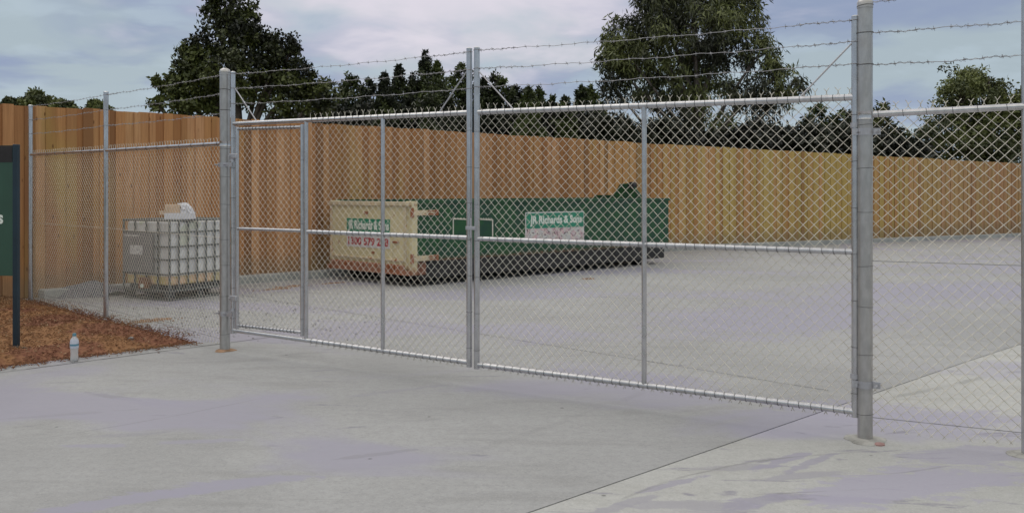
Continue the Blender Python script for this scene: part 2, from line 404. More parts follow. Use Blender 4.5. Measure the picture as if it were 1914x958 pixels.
# wide ground to the horizon
m = M(); m.add([(-900, -300, -.45), (900, -300, -.45), (900, 1500, -.45), (-900, 1500, -.45)], [(0, 1, 2, 3)])
kind(obj('ground', m, m_soil), 'structure')
# kerb under the timber fence
m = M()
def kerbseg(a, b, nn, w=.27, h=.13):
    for u in (0,):
        p = [a, b, b + nn * w, a + nn * w]
        lo = [(x, y, gz(x) - .3) for x, y in p]; hi = [(x, y, gz(x) + h) for x, y in p]
        m.add(lo + hi, [(4, 5, 6, 7), (0, 1, 5, 4), (1, 2, 6, 5), (2, 3, 7, 6), (3, 0, 4, 7)])
ms = F0 - fd1 * .95 - fd1 * 2.2
kerbseg(ms, F1, fn1); kerbseg(F1 + fd2 * .0, FR, fn2)
kind(obj('concrete_kerb', m, m_kerb, bevel=.012), 'structure')

# mulch bed
def hnoise(x, y): return (math.sin(x * 2.1 + 1.3 * y) + math.sin(3.7 * y - 1.1 * x + 2) * .6 + math.sin(6.3 * x + 5.1 * y) * .3) / 1.9
m = M(); nx, ny = 90, 60; d1 = mdir; d2 = (CE - C0); L2 = np.linalg.norm(d2); d2 = d2 / L2
ids = {}
vs = []
for i in range(nx):
    for j in range(ny):
        u = 7.0 * i / (nx - 1); v = (L2 + .5) * j / (ny - 1)
        q = C0 + d1 * u + d2 * v
        ed = min(u, v, 9)
        h = -.01 + .055 * min(1, ed / .25) + .035 * min(1, ed / .8) * (1 + hnoise(*q)) + random.uniform(0, .012)
        # dug hollow round the sign post and a low hump behind it
        h += .07 * math.exp(-((q[0] + 4.75) ** 2 + (q[1] - 10.15) ** 2) / .10) - .045 * math.exp(-((q[0] + 4.93) ** 2 + (q[1] - 9.0) ** 2) / .06)
        vs.append((q[0], q[1], h))
m.add(vs, [(i * ny + j, (i + 1) * ny + j, (i + 1) * ny + j + 1, i * ny + j + 1) for i in range(nx - 1) for j in range(ny - 1)])
kind(obj('mulch_bed', m, m_mulch, smooth=True), 'structure')
m = M()
for _ in range(15000):
    t = random.random()
    u = random.uniform(-.03, 3.4) ; v = random.uniform(-.04, L2 + .2)
    if t < .06: u = random.uniform(-.35, .05) * random.random(); v = random.uniform(.3, L2)
    elif t < .12: v = -abs(random.gauss(0, .09)); u = random.uniform(0, 3)
    elif t < .122: v = -abs(random.gauss(0, .22)); u = random.uniform(0, 3)
    q = C0 + d1 * u + d2 * v
    ed = min(u, v)
    h = .012 if ed < 0 else -.0 + .055 * min(1, ed / .25) + .035 * min(1, ed / .8) * (1 + hnoise(*q)) + .004
    h += (.07 * math.exp(-((q[0] + 4.75) ** 2 + (q[1] - 10.15) ** 2) / .10) - .045 * math.exp(-((q[0] + 4.93) ** 2 + (q[1] - 9.0) ** 2) / .06)) if ed > 0 else 0
    a = random.uniform(0, 6.28); tl = random.uniform(-.5, .5); Ln = random.uniform(.010, .038) * (1.6 if random.random() < .06 else 1); W = random.uniform(.004, .011)
    ux = np.array([math.cos(a) * math.cos(tl), math.sin(a) * math.cos(tl), math.sin(tl)]); uy = np.array([-math.sin(a), math.cos(a), 0]); uz = np.cross(ux, uy)
    m.box((q[0], q[1], h + .006), ux * Ln, uy * W, uz * .005)
kind(obj('mulch_chips', m, m_chip), 'stuff')

# gravel strewn on the concrete inside the left fence, and a low heap against the palings
m = M()
def pebble(c, r):
    a = random.uniform(0, 3); vs = []
    for k in range(5):
        an = a + k * 1.2566; rr = r * random.uniform(.7, 1.2); vs.append((c[0] + rr * math.cos(an), c[1] + rr * math.sin(an), c[2]))
    vs.append((c[0], c[1], c[2] + r * random.uniform(.5, 1)))
    m.add(vs, [(k, (k + 1) % 5, 5) for k in range(5)])
inn = -off
for _ in range(5200):
    x = random.uniform(90, 760); y = random.uniform(532, 625) if random.random() < .8 else random.uniform(532, 640)
    if random.random() < (x - 350) / 450: continue
    q = G(x, y)[:2]
    if np.dot(q - C0, d1) > -.03: continue
    pebble((q[0], q[1], .001), random.uniform(.004, .010) if random.random() < .8 else random.uniform(.009, .017))
kind(obj('gravel', m, m_stone), 'stuff')
m = M(); hc = P(178, 121)[:2] + fn1 * .12
vs = []; nn_ = 26
for i in range(nn_):
    for j in range(nn_):
        a = -1 + 2 * i / (nn_ - 1); b = -1 + 2 * j / (nn_ - 1)
        q = hc + fd1 * a * .75 + fn1 * (b * .38 - .05)
        h = .24 * max(0, 1 - (a * a + b * b) ** .5 * (1 + .3 * math.sin(5 * a + 3 * b))) ** .9 + random.uniform(-.008, .008)
        vs.append((q[0], q[1], max(h, 0) - .012 + (0.006 if h > 0 else 0)))
m.add(vs, [(i * nn_ + j, (i + 1) * nn_ + j, (i + 1) * nn_ + j + 1, i * nn_ + j + 1) for i in range(nn_ - 1) for j in range(nn_ - 1)])
kind(obj('gravel_heap', m, m_heap), 'stuff')
# spilt clay and mulch patches on the concrete
m = M()
for (x, y, rx, ry, mi) in ((545, 535, .42, .13, 0), (520, 540, .30, .09, 0), (625, 529, .35, .06, 0), (1100, 521, .16, .1, 0), (270, 600, .3, .2, 0), (300, 597, .22, .12, 0)):
    c = G(x, y)[:2]
    for _ in range(200):
        a = random.uniform(0, 6.28); r = abs(random.gauss(0, .5)); q = c + fd1 * rx * r * math.cos(a) + fn1 * ry * r * math.sin(a)
        if np.dot(q - F0, fn1) > -.02: continue
        pebble((q[0], q[1], .002), random.uniform(.006, .02))
kind(obj('spilt_clay_crumbs', m, m_stain), 'stuff')

# ------------------------------------------------------------------ timber fence
m = M()
def palings(a, b, dd, nn, st):
    L = np.linalg.norm(b - a); u = 0; k = st
    while u < L:
        w = random.choice((.10, .15, .15, .15)) if k < 95 else .15
        c = a + dd * (u + w / 2); dep = .27 + (.0 if k % 2 else .020) + random.uniform(-.002, .002)
        g = gz(c[0]); top = 2.89 + g + random.uniform(-.012, .012) + .006 * math.sin(u * 1.1); bt = g - .1
        c3 = np.array([c[0] + nn[0] * dep, c[1] + nn[1] * dep, (top + bt) / 2])
        tw = random.uniform(-.02, .02)
        m.box(c3, np.append(dd * (w + (.0 if k % 2 else .036)) + nn * tw * w, 0), np.append(nn * .016, 0), (0, 0, top - bt))
        u += w - .002 + random.uniform(-.002, .004); k += 1
    return k
k = palings(FL, F1, fd1, fn1, 0)
FE = F1 + fd2 * (np.linalg.norm(F2 - F1) + 2.5)
palings(F1, FE, fd2, fn2, k)
tf = thing('timber_fence', 'tall brown timber paling fence running behind the green bin', 'fence', (F0[0], F0[1], 0))
obj('palings', m, m_timber, tf)
m = M()
for z in (.45, 1.45, 2.55):
    for a, b, nn in ((FL, F1, fn1), (F1, FE, fn2)):
        d_ = (b - a); c = (a + b) / 2 + nn * .345; g = (gz(a[0]) + gz(b[0])) / 2
        m.box((c[0], c[1], z + g), np.append(d_, gz(b[0]) - gz(a[0])), np.append(nn * .045, 0), (0, 0, .075))
obj('rails', m, m_timber, tf)
for i in range(14):
    u = i * 2.7; L1 = np.linalg.norm(F1 - FL)
    q = (FL + fd1 * u + fn1 * .44) if u < L1 else (F1 + fd2 * (u - L1) + fn2 * .44)
    if u > L1 and u - L1 > np.linalg.norm(FE - F1): break
    obj('post', M().box((q[0], q[1], 1.35 + gz(q[0])), (.1, 0, 0), (0, .1, 0), (0, 0, 2.9)), m_timber, tf)

# ------------------------------------------------------------------ chain link
HP = .0366                                   # half the width of one diamond
def chain(m, A, B, zb, zt, r=.0021, top=.075, bottom=.02, hole=None, wob=.004):
    """vertical zigzag wires between plan points A and B; zb and zt are (value at A, value at B)"""
    A = np.array(A[:2], float); B = np.array(B[:2], float); L = np.linalg.norm(B - A); d = (B - A) / L; nrm = np.array([-d[1], d[0]])
    K = max(2, int(round(L / HP))); p = L / K; J = int(round((zt[0] - zb[0]) / HP)); J += J % 2
    D3 = np.array([d[0], d[1], 0]); N3 = np.array([nrm[0], nrm[1], 0])
    ph = random.uniform(0, 6)
    for k in range(K):
        pts = []
        for j in range(-1 if bottom else 0, J + 2 + (1 if top else -1)):
            side = (j + k) % 2; x = (k + side) * p; t = x / L
            z0 = zb[0] + (zb[1] - zb[0]) * t; z1 = zt[0] + (zt[1] - zt[0]) * t
            if 0 <= j <= J: z = z0 + (z1 - z0) * j / J; sg = side
            elif j < 0:
                sg = k % 2; x = (k + sg) * p + (.010 if sg else -.010); z = z0 - bottom
            elif j == J + 1: sg = (J + k) % 2; x = (k + sg) * p; z = z1 + .016
            else: sg = (J + k) % 2; x = (k + sg) * p + (.019 if sg else -.019) * random.uniform(.6, 1.15); z = z1 + .037 * random.uniform(.85, 1.15)
            x = min(max(x, 0), L)
            if hole and hole[0] < x < hole[1] and hole[2] < z < hole[3]: pts.append(None); continue
            wx = wob * math.sin(z * 5 + x * 3 + ph) + wob * .6 * math.sin(z * 13 - x * 7); wz = wob * math.sin(x * 4.3 + ph) + wob * .5 * math.sin(9 * x + z * 6)
            dep = (r * .9 if sg else -r * .9) + .006 * math.sin(x * 3 + z * 2 + ph)
            if wob and (x < .03 or x > L - .03): wx = 0
            pts.append((A[0] + d[0] * (x + wx) + nrm[0] * dep, A[1] + d[1] * (x + wx) + nrm[1] * dep, z + wz))
        run = []
        for q in pts + [None]:
            if q is None:
                if len(run) > 1:
                    vs = []
                    for c in run:
                        c = np.array(c); vs += [c + D3 * r * 1.35, c + N3 * r, c - D3 * r * 1.35, c - N3 * r]
                    n = len(run)
                    m.add(vs, [(i * 4 + a, i * 4 + (a + 1) % 4, i * 4 + 4 + (a + 1) % 4, i * 4 + 4 + a) for i in range(n - 1) for a in range(4)])
                run = []
            else: run.append(q)
def barbed(m, A, B, sag=.012, step=.105, r=.0021, loose=True):
    A = np.array(A, float); B = np.array(B, float); L = np.linalg.norm(B - A); n = max(8, int(L / .04)); ph = random.uniform(0, 6)
    pts = []
    for i in range(n + 1):
        t = i / n; p = A + (B - A) * t; p[2] += -4 * sag * t * (1 - t) + .004 * math.sin(t * L * 11 + ph) * min(1, 6 * t, 6 * (1 - t)) + .0025 * math.sin(t * L * 37 + ph)
        pts.append(p)
    m.tube(pts, r, 4)
    d = (B - A) / L; side = np.cross(d, (0, 0, 1)); side /= np.linalg.norm(side)
    def at(u):
        f = min(max(u / L, 0), 1) * n; i = min(int(f), n - 1); return pts[i] + (pts[i + 1] - pts[i]) * (f - i)
    u = random.uniform(.02, step)
    while u < L - .02:
        c = at(u); a0 = random.uniform(0, 3.14)
        m.tube([c - d * .008, c + d * .008], r * 1.9, 4)
        for q in range(2):
            a = a0 + q * 1.5 + random.uniform(-.3, .3); v = side * math.cos(a) + np.array([0, 0, math.sin(a)])
            m.tube([c - v * .016 + d * .005 * (1 - 2 * q), c + v * .016 - d * .005], r * .75, 3)
        u += step * random.uniform(.9, 1.1)
    if loose:                                 # tail of each strand wound back round itself
        for e in (0, 1):
            w = []
            for i in range(30):
                u = .03 + .013 * i; c = at(u if e == 0 else L - u); a = i * 1.5
                w.append(c + (side * math.cos(a) + np.array([0, 0, 1]) * math.sin(a)) * .0075 * random.uniform(.6, 1.4))
            m.tube(w, r * .8, 3)
def rings(m, A, B, R, step=2 * HP, r=.0018, tilt=.35, n=10):
    A = np.array(A, float); B = np.array(B, float); L = np.linalg.norm(B - A); d = (B - A) / L; k = int(L / step)
    sd = np.cross(d, (0, 0, 1)) if abs(d[2]) < .9 else np.array([1.0, 0, 0])
    for i in range(k):
        c = A + d * (i + .5 + random.uniform(-.06, .06)) * step
        m.ring(c, d + sd * tilt * random.uniform(.5, 1.2), R + .002, r, n)

def lacing(m, A, B, R, step=2 * HP, r=.0018):
    A = np.array(A, float); B = np.array(B, float); L = np.linalg.norm(B - A); d = (B - A) / L; k = int(L / step)
    u = np.cross(d, (0, 0, 1)); u /= np.linalg.norm(u); w = np.cross(u, d); u = u if u[1] > 0 else -u; pts = []
    for i in range(k):
        o = (i + .5 + random.uniform(-.06, .06)) * step
        for j in range(9):
            a = 6.2832 * j / 8; pts.append(A + d * (o + .012 * (j / 8 - .5)) + (u * math.cos(a) + w * math.sin(a)) * (R + .0022))
    m.tube(pts, r, 4)
def ties(par, c, zs, R, r=.0016, big=False):
    for z in zs:
        t = M(); t.ring((c[0], c[1], z), (random.uniform(-.06, .06), random.uniform(-.1, .1), 1), R, r, 20); obj('tie_wire', t, m_dark, par)
def gl(x, z=0.0):                            # point of the gate line seen at pixel column x
    return P(x, 185.5 + .0873 * (x - 420), z)
ga = gl(440); gb = gl(1590); gd = (gb - ga)[:2]; gd = gd / np.linalg.norm(gd); gn = np.array([-gd[1], gd[0]])   # gn points into the yard
GN = np.array([gn[0], gn[1], 0]); GD = np.array([gd[0], gd[1], 0])
def lerp(a, b, t): return a + (b - a) * t
RP = .0215
def frame_pipe(par, name, a, b, r=RP, mat=None, n=14):
    return obj(name, M().tube([a, b], r, n), mat or m_pipe, par, smooth=True)
def domed(par, name, c, r, z0, z1, mat):
    m = M().lathe((c[0], c[1], 0), [(r, z0), (r, z1 - r * .25), (r * 1.05, z1 - r * .24), (r * 1.05, z1 - r * .02), (r * .75, z1 + r * .2), (r * .3, z1 + r * .32)], 28)
    return obj(name, m, mat, par, smooth=True)

# ---- gate leaves
def leaf(x0, x1, ztop, zmid, zbot, xmids, label, hinge_x, meet_x, wicket):
    base = gl((x0 + x1) / 2)
    g = thing('gate_leaf', label, 'gate', base, 'leaves of the double gate')
    def zt(x): return lerp(ztop[0], ztop[1], (x - x0) / (x1 - x0))
    def zm(x): return lerp(zmid[0], zmid[1], (x - x0) / (x1 - x0))
    def zb(x): return lerp(zbot[0], zbot[1], (x - x0) / (x1 - x0))
    # stiles
    for x, top in ((hinge_x, 2.795 if hinge_x < 900 else 2.735), (meet_x, 2.785)):
        c = gl(x); o = domed(g, 'stile', c, .0235 if x != meet_x else .0245, zb(x) - .035, top, m_pipe)
        ties(g, c, [zb(x) + .12 + .3 * q for q in range(7)], .0262)
    a, b = (x0, x1)
    frame_pipe(g, 'top_rail', gl(a, zt(a)), gl(b, zt(b)))
    frame_pipe(g, 'bottom_rail', gl(a, zb(a)), gl(b, zb(b)))
    xa = 575 if wicket else a
    frame_pipe(g, 'middle_rail', gl(xa, zm(xa)), gl(b, zm(b)), .019)
    for xm in xmids:
        c = gl(xm); obj('upright', M().tube([(c[0], c[1], zb(xm)), (c[0], c[1], zt(xm))], .019, 14), m_pipe, g, smooth=True)
    # lacing
    q = gl(xa + 4); e = gl(b - 4)
    for zz, R in ((zt, RP), (zm, .019), (zb, RP)):
        t = M(); lacing(t, (q[0], q[1], zz(xa + 4)), (e[0], e[1], zz(b - 4)), R); obj('lacing_wire', t, m_dark, g)
    # mesh behind the pipes
    A = gl(xa + 2) + GN * .026; B = gl(b - 1) + GN * .026
    Lm = np.linalg.norm((B - A)[:2])
    hole = None
    if wicket: hole = (Lm - .16, Lm + 1, 1.21, 1.375)
    else: hole = (-1, .125, 1.21, 1.375)
    t = M(); chain(t, A, B, (zb(xa) - .03, zb(b) - .03), (zt(xa) + .03, zt(b) + .03), hole=hole)
    obj('chain_mesh', t, m_wire, g)
    # wire edge round the hand hole beside the latch
    hx = (Lm - .16, Lm) if wicket else (0, .125)
    D = (B - A) / Lm; pA = A + D * hx[0] - GN * .008; pB = A + D * hx[1] - GN * .008
    up = lambda p, z: np.array([p[0], p[1], z])
    t = M(); t.tube([up(pA, 1.235), up(pA, 1.372)] if wicket else [up(pB, 1.235), up(pB, 1.372)], .005, 6)
    t.tube([up(pA, 1.372), up(pB, 1.368)], .005, 6)
    for i in range(5):
        c = pA + (pB - pA) * (i + .5) / 5; t.ring((c[0], c[1], 1.374), (gd[0], gd[1], .3), .009, .0022, 8)
    obj('hand_hole_edging', t, m_wire, g, smooth=True)
    # barbed wire between the raised stiles
    x_l, x_r = (min(hinge_x, meet_x), max(hinge_x, meet_x))
    for zl, zr in ((2.775, 2.757), (2.63, 2.61), (2.475, 2.455)) if wicket else ((2.765, 2.712), (2.612, 2.572), (2.46, 2.428)):
        t = M(); pl = gl(x_l, zl); pr = gl(x_r, zr); barbed(t, pl, pr)
        t.ring(pl, (0, .12, 1), .027, .0028, 14); t.ring(pr, (0, -.12, 1), .027, .0028, 14)
        obj('barbed_wire', t, m_barb, g)
    # stays
    stays = ((440, 2.625, 479, zt(479)), (873, 2.60, 822, zt(822))) if wicket else ((893, 2.60, 958, zt(958)), (1596, 2.575, 1497, zt(1497)))
    for (xa_, za_, xb_, zb_) in stays:
        obj('stay_rod', M().tube([gl(xa_, za_), gl(xb_, zb_ + .02)], .006, 8), m_fit, g, smooth=True)
    return g, zt, zm, zb
gL, ztL, zmL, zbL = leaf(437, 875, (2.277, 2.254), (1.228, 1.218), (.217, .185), (572.5, 715.5),
    'left leaf of double chain link gate, with small wicket door built in', 435.5, 877.2, True)
gR, ztR, zmR, zbR = leaf(893, 1597, (2.253, 2.211), (1.212, 1.21), (.176, .176), (1204,),
    'right leaf of double chain link gate, single upright and no wicket door', 1598.5, 891.2, False)
# wicket door in the left leaf
wd = M()
def wz(x, a, b): return lerp(a, b, (x - 443) / 119)
wd.tube([gl(443.5, .235), gl(443.5, 2.245)], .0185, 12); wd.tube([gl(565, .24), gl(565, 2.235)], .0185, 12)
wo = obj('wicket_door', wd, m_pipe, gL, smooth=True)
for nm, za, zb_ in (('top_rail', 2.224, 2.209), ('middle_rail', 1.232, 1.231), ('bottom_rail', .272, .275)):
    obj(nm, M().tube([gl(443.5, za), gl(565, zb_)], .016, 12), m_pipe, wo, smooth=True)
for za, zb_ in ((2.224, 2.209), (.272, .275)):
    t = M(); lacing(t, gl(446, za), gl(561, zb_), .016, HP * 1.3, .0022); obj('lacing_wire', t, m_dark, wo)
ties(wo, gl(565), [.4 + .3 * q for q in range(6)], .0205)
t = M(); chain(t, gl(445) + GN * .02, gl(563) + GN * .02, (.275, .278), (2.22, 2.205), top=0, bottom=0)
obj('chain_mesh', t, m_wire, wo)
for z in (1.955, .54):
    h = M(); c = (gl(435.5, z) + gl(443.5, z)) / 2; h.box(c - GN * .012, GD * .095, GN * .05, (0, 0, .05)); h.box(c - GN * .042 - GD * .035, GD * .014, GN * .02, (0, 0, .014))
    obj('hinge', h, m_fit, wo, bevel=.006)
# latch on the meeting stiles
lt = M(); c = gl(884, 1.30); lt.box(c - GN * .03, GD * .012, GN * .012, (0, 0, .16)); lt.box(c - GN * .034, GD * .10, GN * .008, (0, 0, .03))
obj('latch', lt, m_fit, gR, bevel=.003)
# hinges on the outer stiles
def hinge(par, pc, pr, sx, z, flip):
    h = M(); s_ = gl(sx); q = np.array([pc[0], pc[1], z])
    d_ = np.array([s_[0] - pc[0], s_[1] - pc[1], 0]); Ld = np.linalg.norm(d_); d_ /= Ld
    h.lathe((pc[0], pc[1], z), [(pr + .001, -.022), (pr + .005, -.022), (pr + .005, .022), (pr + .001, .022)], 24)
    fr = -np.array([pc[0], pc[1], 0]) / np.linalg.norm(pc[:2])
    side = np.cross(d_, (0, 0, 1)); side = side if np.dot(side, fr) > 0 else -side
    h.box(q + d_ * Ld * .62 + side * .030, d_ * (Ld * 1.15), side * .008, (0, 0, .042))
    h.box(q - d_ * (pr + .022), d_ * .05, side * .014, (0, 0, .042))
    for e in (-(pr + .028), pr * .9):
        h.tube([q + d_ * e + side * .0, q + d_ * e + side * .062], .008, 6)
    h.lathe((s_[0], s_[1], z), [(.026, .03), (.031, .03), (.031, .06), (.026, .06)], 18)
    return obj('hinge', h, m_fit, par, smooth=True)
P0 = P(420.5, 185.5); P1 = P(1617, 290)

# ---- big gate posts
for pc, r, zr, lab, zrail in ((P0, .051, 2.83, 'thick galvanised gate post beside the wicket door, orange clay at its foot', 2.083),
                              (P1, .0465, 2.835, 'thickest looking gate post on right, weathered, with red paint at its foot', 2.09)):
    g = thing('gate_post', lab, 'post', (pc[0], pc[1], 0), 'thick posts carrying the gate')
    obj('shaft', M().lathe((pc[0], pc[1], 0), [(r, -.05), (r, zr - .03)], 36), m_post, g, smooth=True)
    obj('cap', M().lathe((pc[0], pc[1], 0), [(r * 1.06, zr - .055), (r * 1.07, zr - .02), (r * .9, zr - .001), (r * .4, zr + .012)], 28), m_post, g, smooth=True)
    bd = M().lathe((pc[0], pc[1], zrail), [(r + .001, -.025), (r + .006, -.025), (r + .004, -.02), (r + .004, .02), (r + .007, .025), (r + .001, .025)], 28)
    obj('rail_band', bd, m_pipe, g, smooth=True)
    ties(g, pc, [2.03, 1.75, 1.47, 1.12, .86, .55, .17], r + .001); ties(g, pc, [2.795, 2.625, 2.42], r + .003, .0028)
    ft = M(); n_ = 30; vs = [(pc[0], pc[1], .02)]
    R_ = .125 if pc is P1 else .10
    for ringi, (rr, zz) in enumerate(((.6, .018), (1, .004), (1.05, -.01))):
        for i in range(n_):
            a = 6.2832 * i / n_; w = R_ * rr * (1 + .12 * math.sin(3 * a + 1) + .05 * math.sin(7 * a)); vs.append((pc[0] + w * math.cos(a), pc[1] + w * math.sin(a), zz))
    fs = [(0, 1 + i, 1 + (i + 1) % n_) for i in range(n_)] + [(1 + k_ * n_ + i, 1 + (k_ + 1) * n_ + i, 1 + (k_ + 1) * n_ + (i + 1) % n_, 1 + k_ * n_ + (i + 1) % n_) for k_ in (0, 1) for i in range(n_)]
    ft.add(vs, fs); obj('footing', ft, m_mortar if pc is P1 else m_stain, g, smooth=True)
    if pc is P1:
        rm = M().lathe((pc[0] + .045, pc[1] - .10, 0), [(.042, -.01), (.038, .008), (.02, .010)], 14)
        obj('paint_daub', rm, m_red, g, smooth=True)
        hinge(g, pc, r, 1598.5, 1.985, 1); hinge(g, pc, r, 1598.5, .362, 1)
    else:
        hinge(g, pc, r, 435.5, 1.87, 1); hinge(g, pc, r, 435.5, .376, 1)

# ---- left chain link run
M_ = P(198, 147.7); E_ = P(57, 127.6)
g = thing('chain_link_fence', 'oblique chain link fence run from gate post to timber fence, past white tank', 'fence', (M_[0], M_[1], 0), 'fixed chain link fence runs')
domed(g, 'post', M_, .030, -.1, 2.86, m_pipe); domed(g, 'post', E_, .032, -.1, 2.86, m_pipe)
ld = (E_ - P0)[:2]; ld /= np.linalg.norm(ld); ln = np.array([-ld[1], ld[0]]); ln = ln if ln[1] > 0 else -ln; LN = np.array([ln[0], ln[1], 0])
obj('top_rail', M().tube([(P0[0], P0[1], 2.085), (M_[0], M_[1], 2.12), (E_[0], E_[1], 2.14)], .021, 12), m_pipe, g, smooth=True)
for a, b, z0, z1 in ((P0, M_, 2.085, 2.12), (M_, E_, 2.12, 2.14)):
    t = M(); chain(t, a + LN * .03, b + LN * .03, (.05, .05), (z0 + .03, z1 + .03), r=.0019)
    obj('chain_mesh', t, m_wire, g)
    t = M(); lacing(t, (a[0], a[1], z0), (b[0], b[1], z1), .021, .3); obj('lacing_wire', t, m_dark, g)
for zz in ((2.78, 2.825, 2.85), (2.59, 2.635, 2.65), (2.39, 2.436, 2.446)):
    t = M()
    for a, b, z0, z1 in ((P0, M_, zz[0], zz[1]), (M_, E_, zz[1], zz[2])): barbed(t, (a[0], a[1], z0), (b[0], b[1], z1), loose=(a is P0))
    t.ring((M_[0], M_[1], zz[1]), (0, 0, 1), .033, .0025); t.ring((E_[0], E_[1], zz[2]), (0, 0, 1), .035, .0025)
    obj('barbed_wire', t, m_barb, g)
for z in (1.13, .11):
    obj('tension_wire', M().tube([(P0[0], P0[1], z), (M_[0], M_[1], z + .01), (E_[0], E_[1], z + .015)], .0026, 5), m_wire if z > 1 else m_barb, g)

# ---- right chain link run
R_ = P(1913, 307); RR = P1 + (R_ - P1) * 2.6
g = thing('chain_link_fence', 'short chain link fence run at far right, beyond the thick weathered post', 'fence', (R_[0], R_[1], 0), 'fixed chain link fence runs')
rd = (R_ - P1)[:2]; rd /= np.linalg.norm(rd); rn = np.array([-rd[1], rd[0]]); RN = np.array([rn[0], rn[1], 0])
for q in (R_, RR): domed(g, 'post', q + np.array([.02, 0, 0]), .03, -.1, 2.86, m_pipe)
obj('top_rail', M().tube([(P1[0], P1[1], 2.095), (R_[0], R_[1], 2.118), (RR[0], RR[1], 2.13)], .0205, 14), m_pipe, g, smooth=True)
t = M(); chain(t, P1 + RN * .03 + np.append(rd, 0) * .03, RR + RN * .03, (.07, .05), (2.14, 2.17), bottom=.015); obj('chain_mesh', t, m_wire, g)
t = M(); lacing(t, (P1[0], P1[1], 2.095), (R_[0], R_[1], 2.118), .0205, .146); obj('lacing_wire', t, m_dark, g)
for za, zb_ in ((2.815, 2.86), (2.622, 2.636), (2.412, 2.43)):
    t = M(); barbed(t, (P1[0], P1[1], za), (R_[0], R_[1], zb_), sag=.004); barbed(t, (R_[0], R_[1], zb_), (RR[0], RR[1], zb_), sag=.004, loose=False); obj('barbed_wire', t, m_barb, g)
for za, zb_ in ((1.155, 1.15), (.152, .134)):
    obj('tension_wire', M().tube([(P1[0], P1[1], za), (R_[0], R_[1], zb_), (RR[0], RR[1], zb_)], .0026, 5), m_barb, g)
obj('footing', M().lathe((R_[0], R_[1], 0), [(.10, -.01), (.095, .004), (.06, .010), (.02, .012)], 24), m_mortar, g, smooth=True)

# ------------------------------------------------------------------ lettering
def text_into(m, txt, o, ux, uz, height, width=None, mi=0, bold=.02, align='LEFT'):
    cu = bpy.data.curves.new('lettering', 'FONT'); cu.body = txt; cu.size = 1.0; cu.offset = bold; cu.resolution_u = 3
    ob = bpy.data.objects.new('lettering', cu); COL.objects.link(ob)
    dg = bpy.context.evaluated_depsgraph_get(); me = ob.evaluated_get(dg).to_mesh()
    V = np.array([v.co[:] for v in me.vertices]); Fs = [tuple(p.vertices) for p in me.polygons]
    ob.evaluated_get(dg).to_mesh_clear(); bpy.data.objects.remove(ob); bpy.data.curves.remove(cu)
    x0, x1 = V[:, 0].min(), V[:, 0].max(); capH = .72
    sx = (width / (x1 - x0)) if width else height / capH; sy = height / capH
    ox = x0 if align == 'LEFT' else x1
    m.add([np.array(o) + np.array(ux) * (v[0] - ox) * sx + np.array(uz) * v[1] * sy for v in V], Fs, mi)

# ------------------------------------------------------------------ skip bin
NC = P(768, 112)[:2]; bd_ = np.array([.707, .707]); be_ = np.array([-.707, .707]); BW, BL = 2.36, 7.35
def B(u, v, z): q = NC + bd_ * u + be_ * v; return np.array([q[0], q[1], z])   # u along the side, v across the door end
BD = np.array([bd_[0], bd_[1], 0]); BE = np.array([be_[0], be_[1], 0]); UZ = np.array([0, 0, 1.0])
def bb(m, u0, u1, v0, v1, z0, z1, mi=0): return m.box(B((u0 + u1) / 2, (v0 + v1) / 2, (z0 + z1) / 2), BD * (u1 - u0), BE * (v1 - v0), UZ * (z1 - z0), mi)
bn = thing('skip_bin', 'long green open top skip bin with rusty cream end door', 'skip bin', B(BL / 2, BW / 2, 0))
m = M(); bb(m, .12, BL, 0, .05, .42, 1.40); bb(m, .12, BL, BW - .05, BW, .42, 1.40); bb(m, BL - .05, BL, .05, BW - .05, .42, 1.40)
obj('side_walls', m, m_green, bn, bevel=.006)
m = M(); bb(m, .12, BL + .03, -.035, .06, 1.40, 1.455); bb(m, .12, BL + .03, BW - .06, BW + .035, 1.40, 1.455); bb(m, BL - .06, BL + .03, .06, BW - .06, 1.40, 1.455)
obj('top_rim', m, m_green, bn, bevel=.008)
m = M(); bb(m, .12, BL - .05, .05, BW - .05, .40, .44); obj('floor', m, m_chassis, bn)
obj('corner_post', bb(M(), .0, .12, -.03, .14, .20, 1.44), m_cream, bn, bevel=.008); obj('corner_post', bb(M(), 0, .12, BW - .14, BW + .03, .22, 1.44), m_cream, bn, bevel=.008)
m = M(); bb(m, .13, .32, -.006, .05, .20, .42); obj('corner_gusset', m, m_green, bn)
# chassis
m = M()
for v in (.62, BW - .74): bb(m, .2, BL - .1, v, v + .12, .03, .40)
for i in range(9): bb(m, .35 + i * .82, .43 + i * .82, .05, BW - .05, .22, .36)
bb(m, .2, BL - .15, .012, .10, .13, .415)  # outer beam and deep rails added as black stand-in for under-bin shadow
for v in (.62, BW - .74):
    m.add([B(BL - .1, v, .12), B(BL + .22, v, .25), B(BL + .22, v, .34), B(BL - .1, v, .40), B(BL - .1, v + .12, .12), B(BL + .22, v + .12, .25), B(BL + .22, v + .12, .34), B(BL - .1, v + .12, .40)],
          [(0, 1, 2, 3), (7, 6, 5, 4), (0, 4, 5, 1), (1, 5, 6, 2), (2, 6, 7, 3), (0, 3, 7, 4)])
obj('chassis_and_shade', m, m_chassis, bn, bevel=.006)
for u, v in ((.42, .16), (.42, BW - .34), (BL - .85, .16), (BL - .85, BW - .34)):
    r = M(); r.tube([B(u, v, .11), B(u, v + .2, .11)], .11, 20); r.tube([B(u, v - .03, .11), B(u, v + .23, .11)], .03, 10); r.box(B(u, v + .1, .24), BD * .2, BE * .24, UZ * .2)
    obj('roller', r, m_chassis, bn, smooth=True)
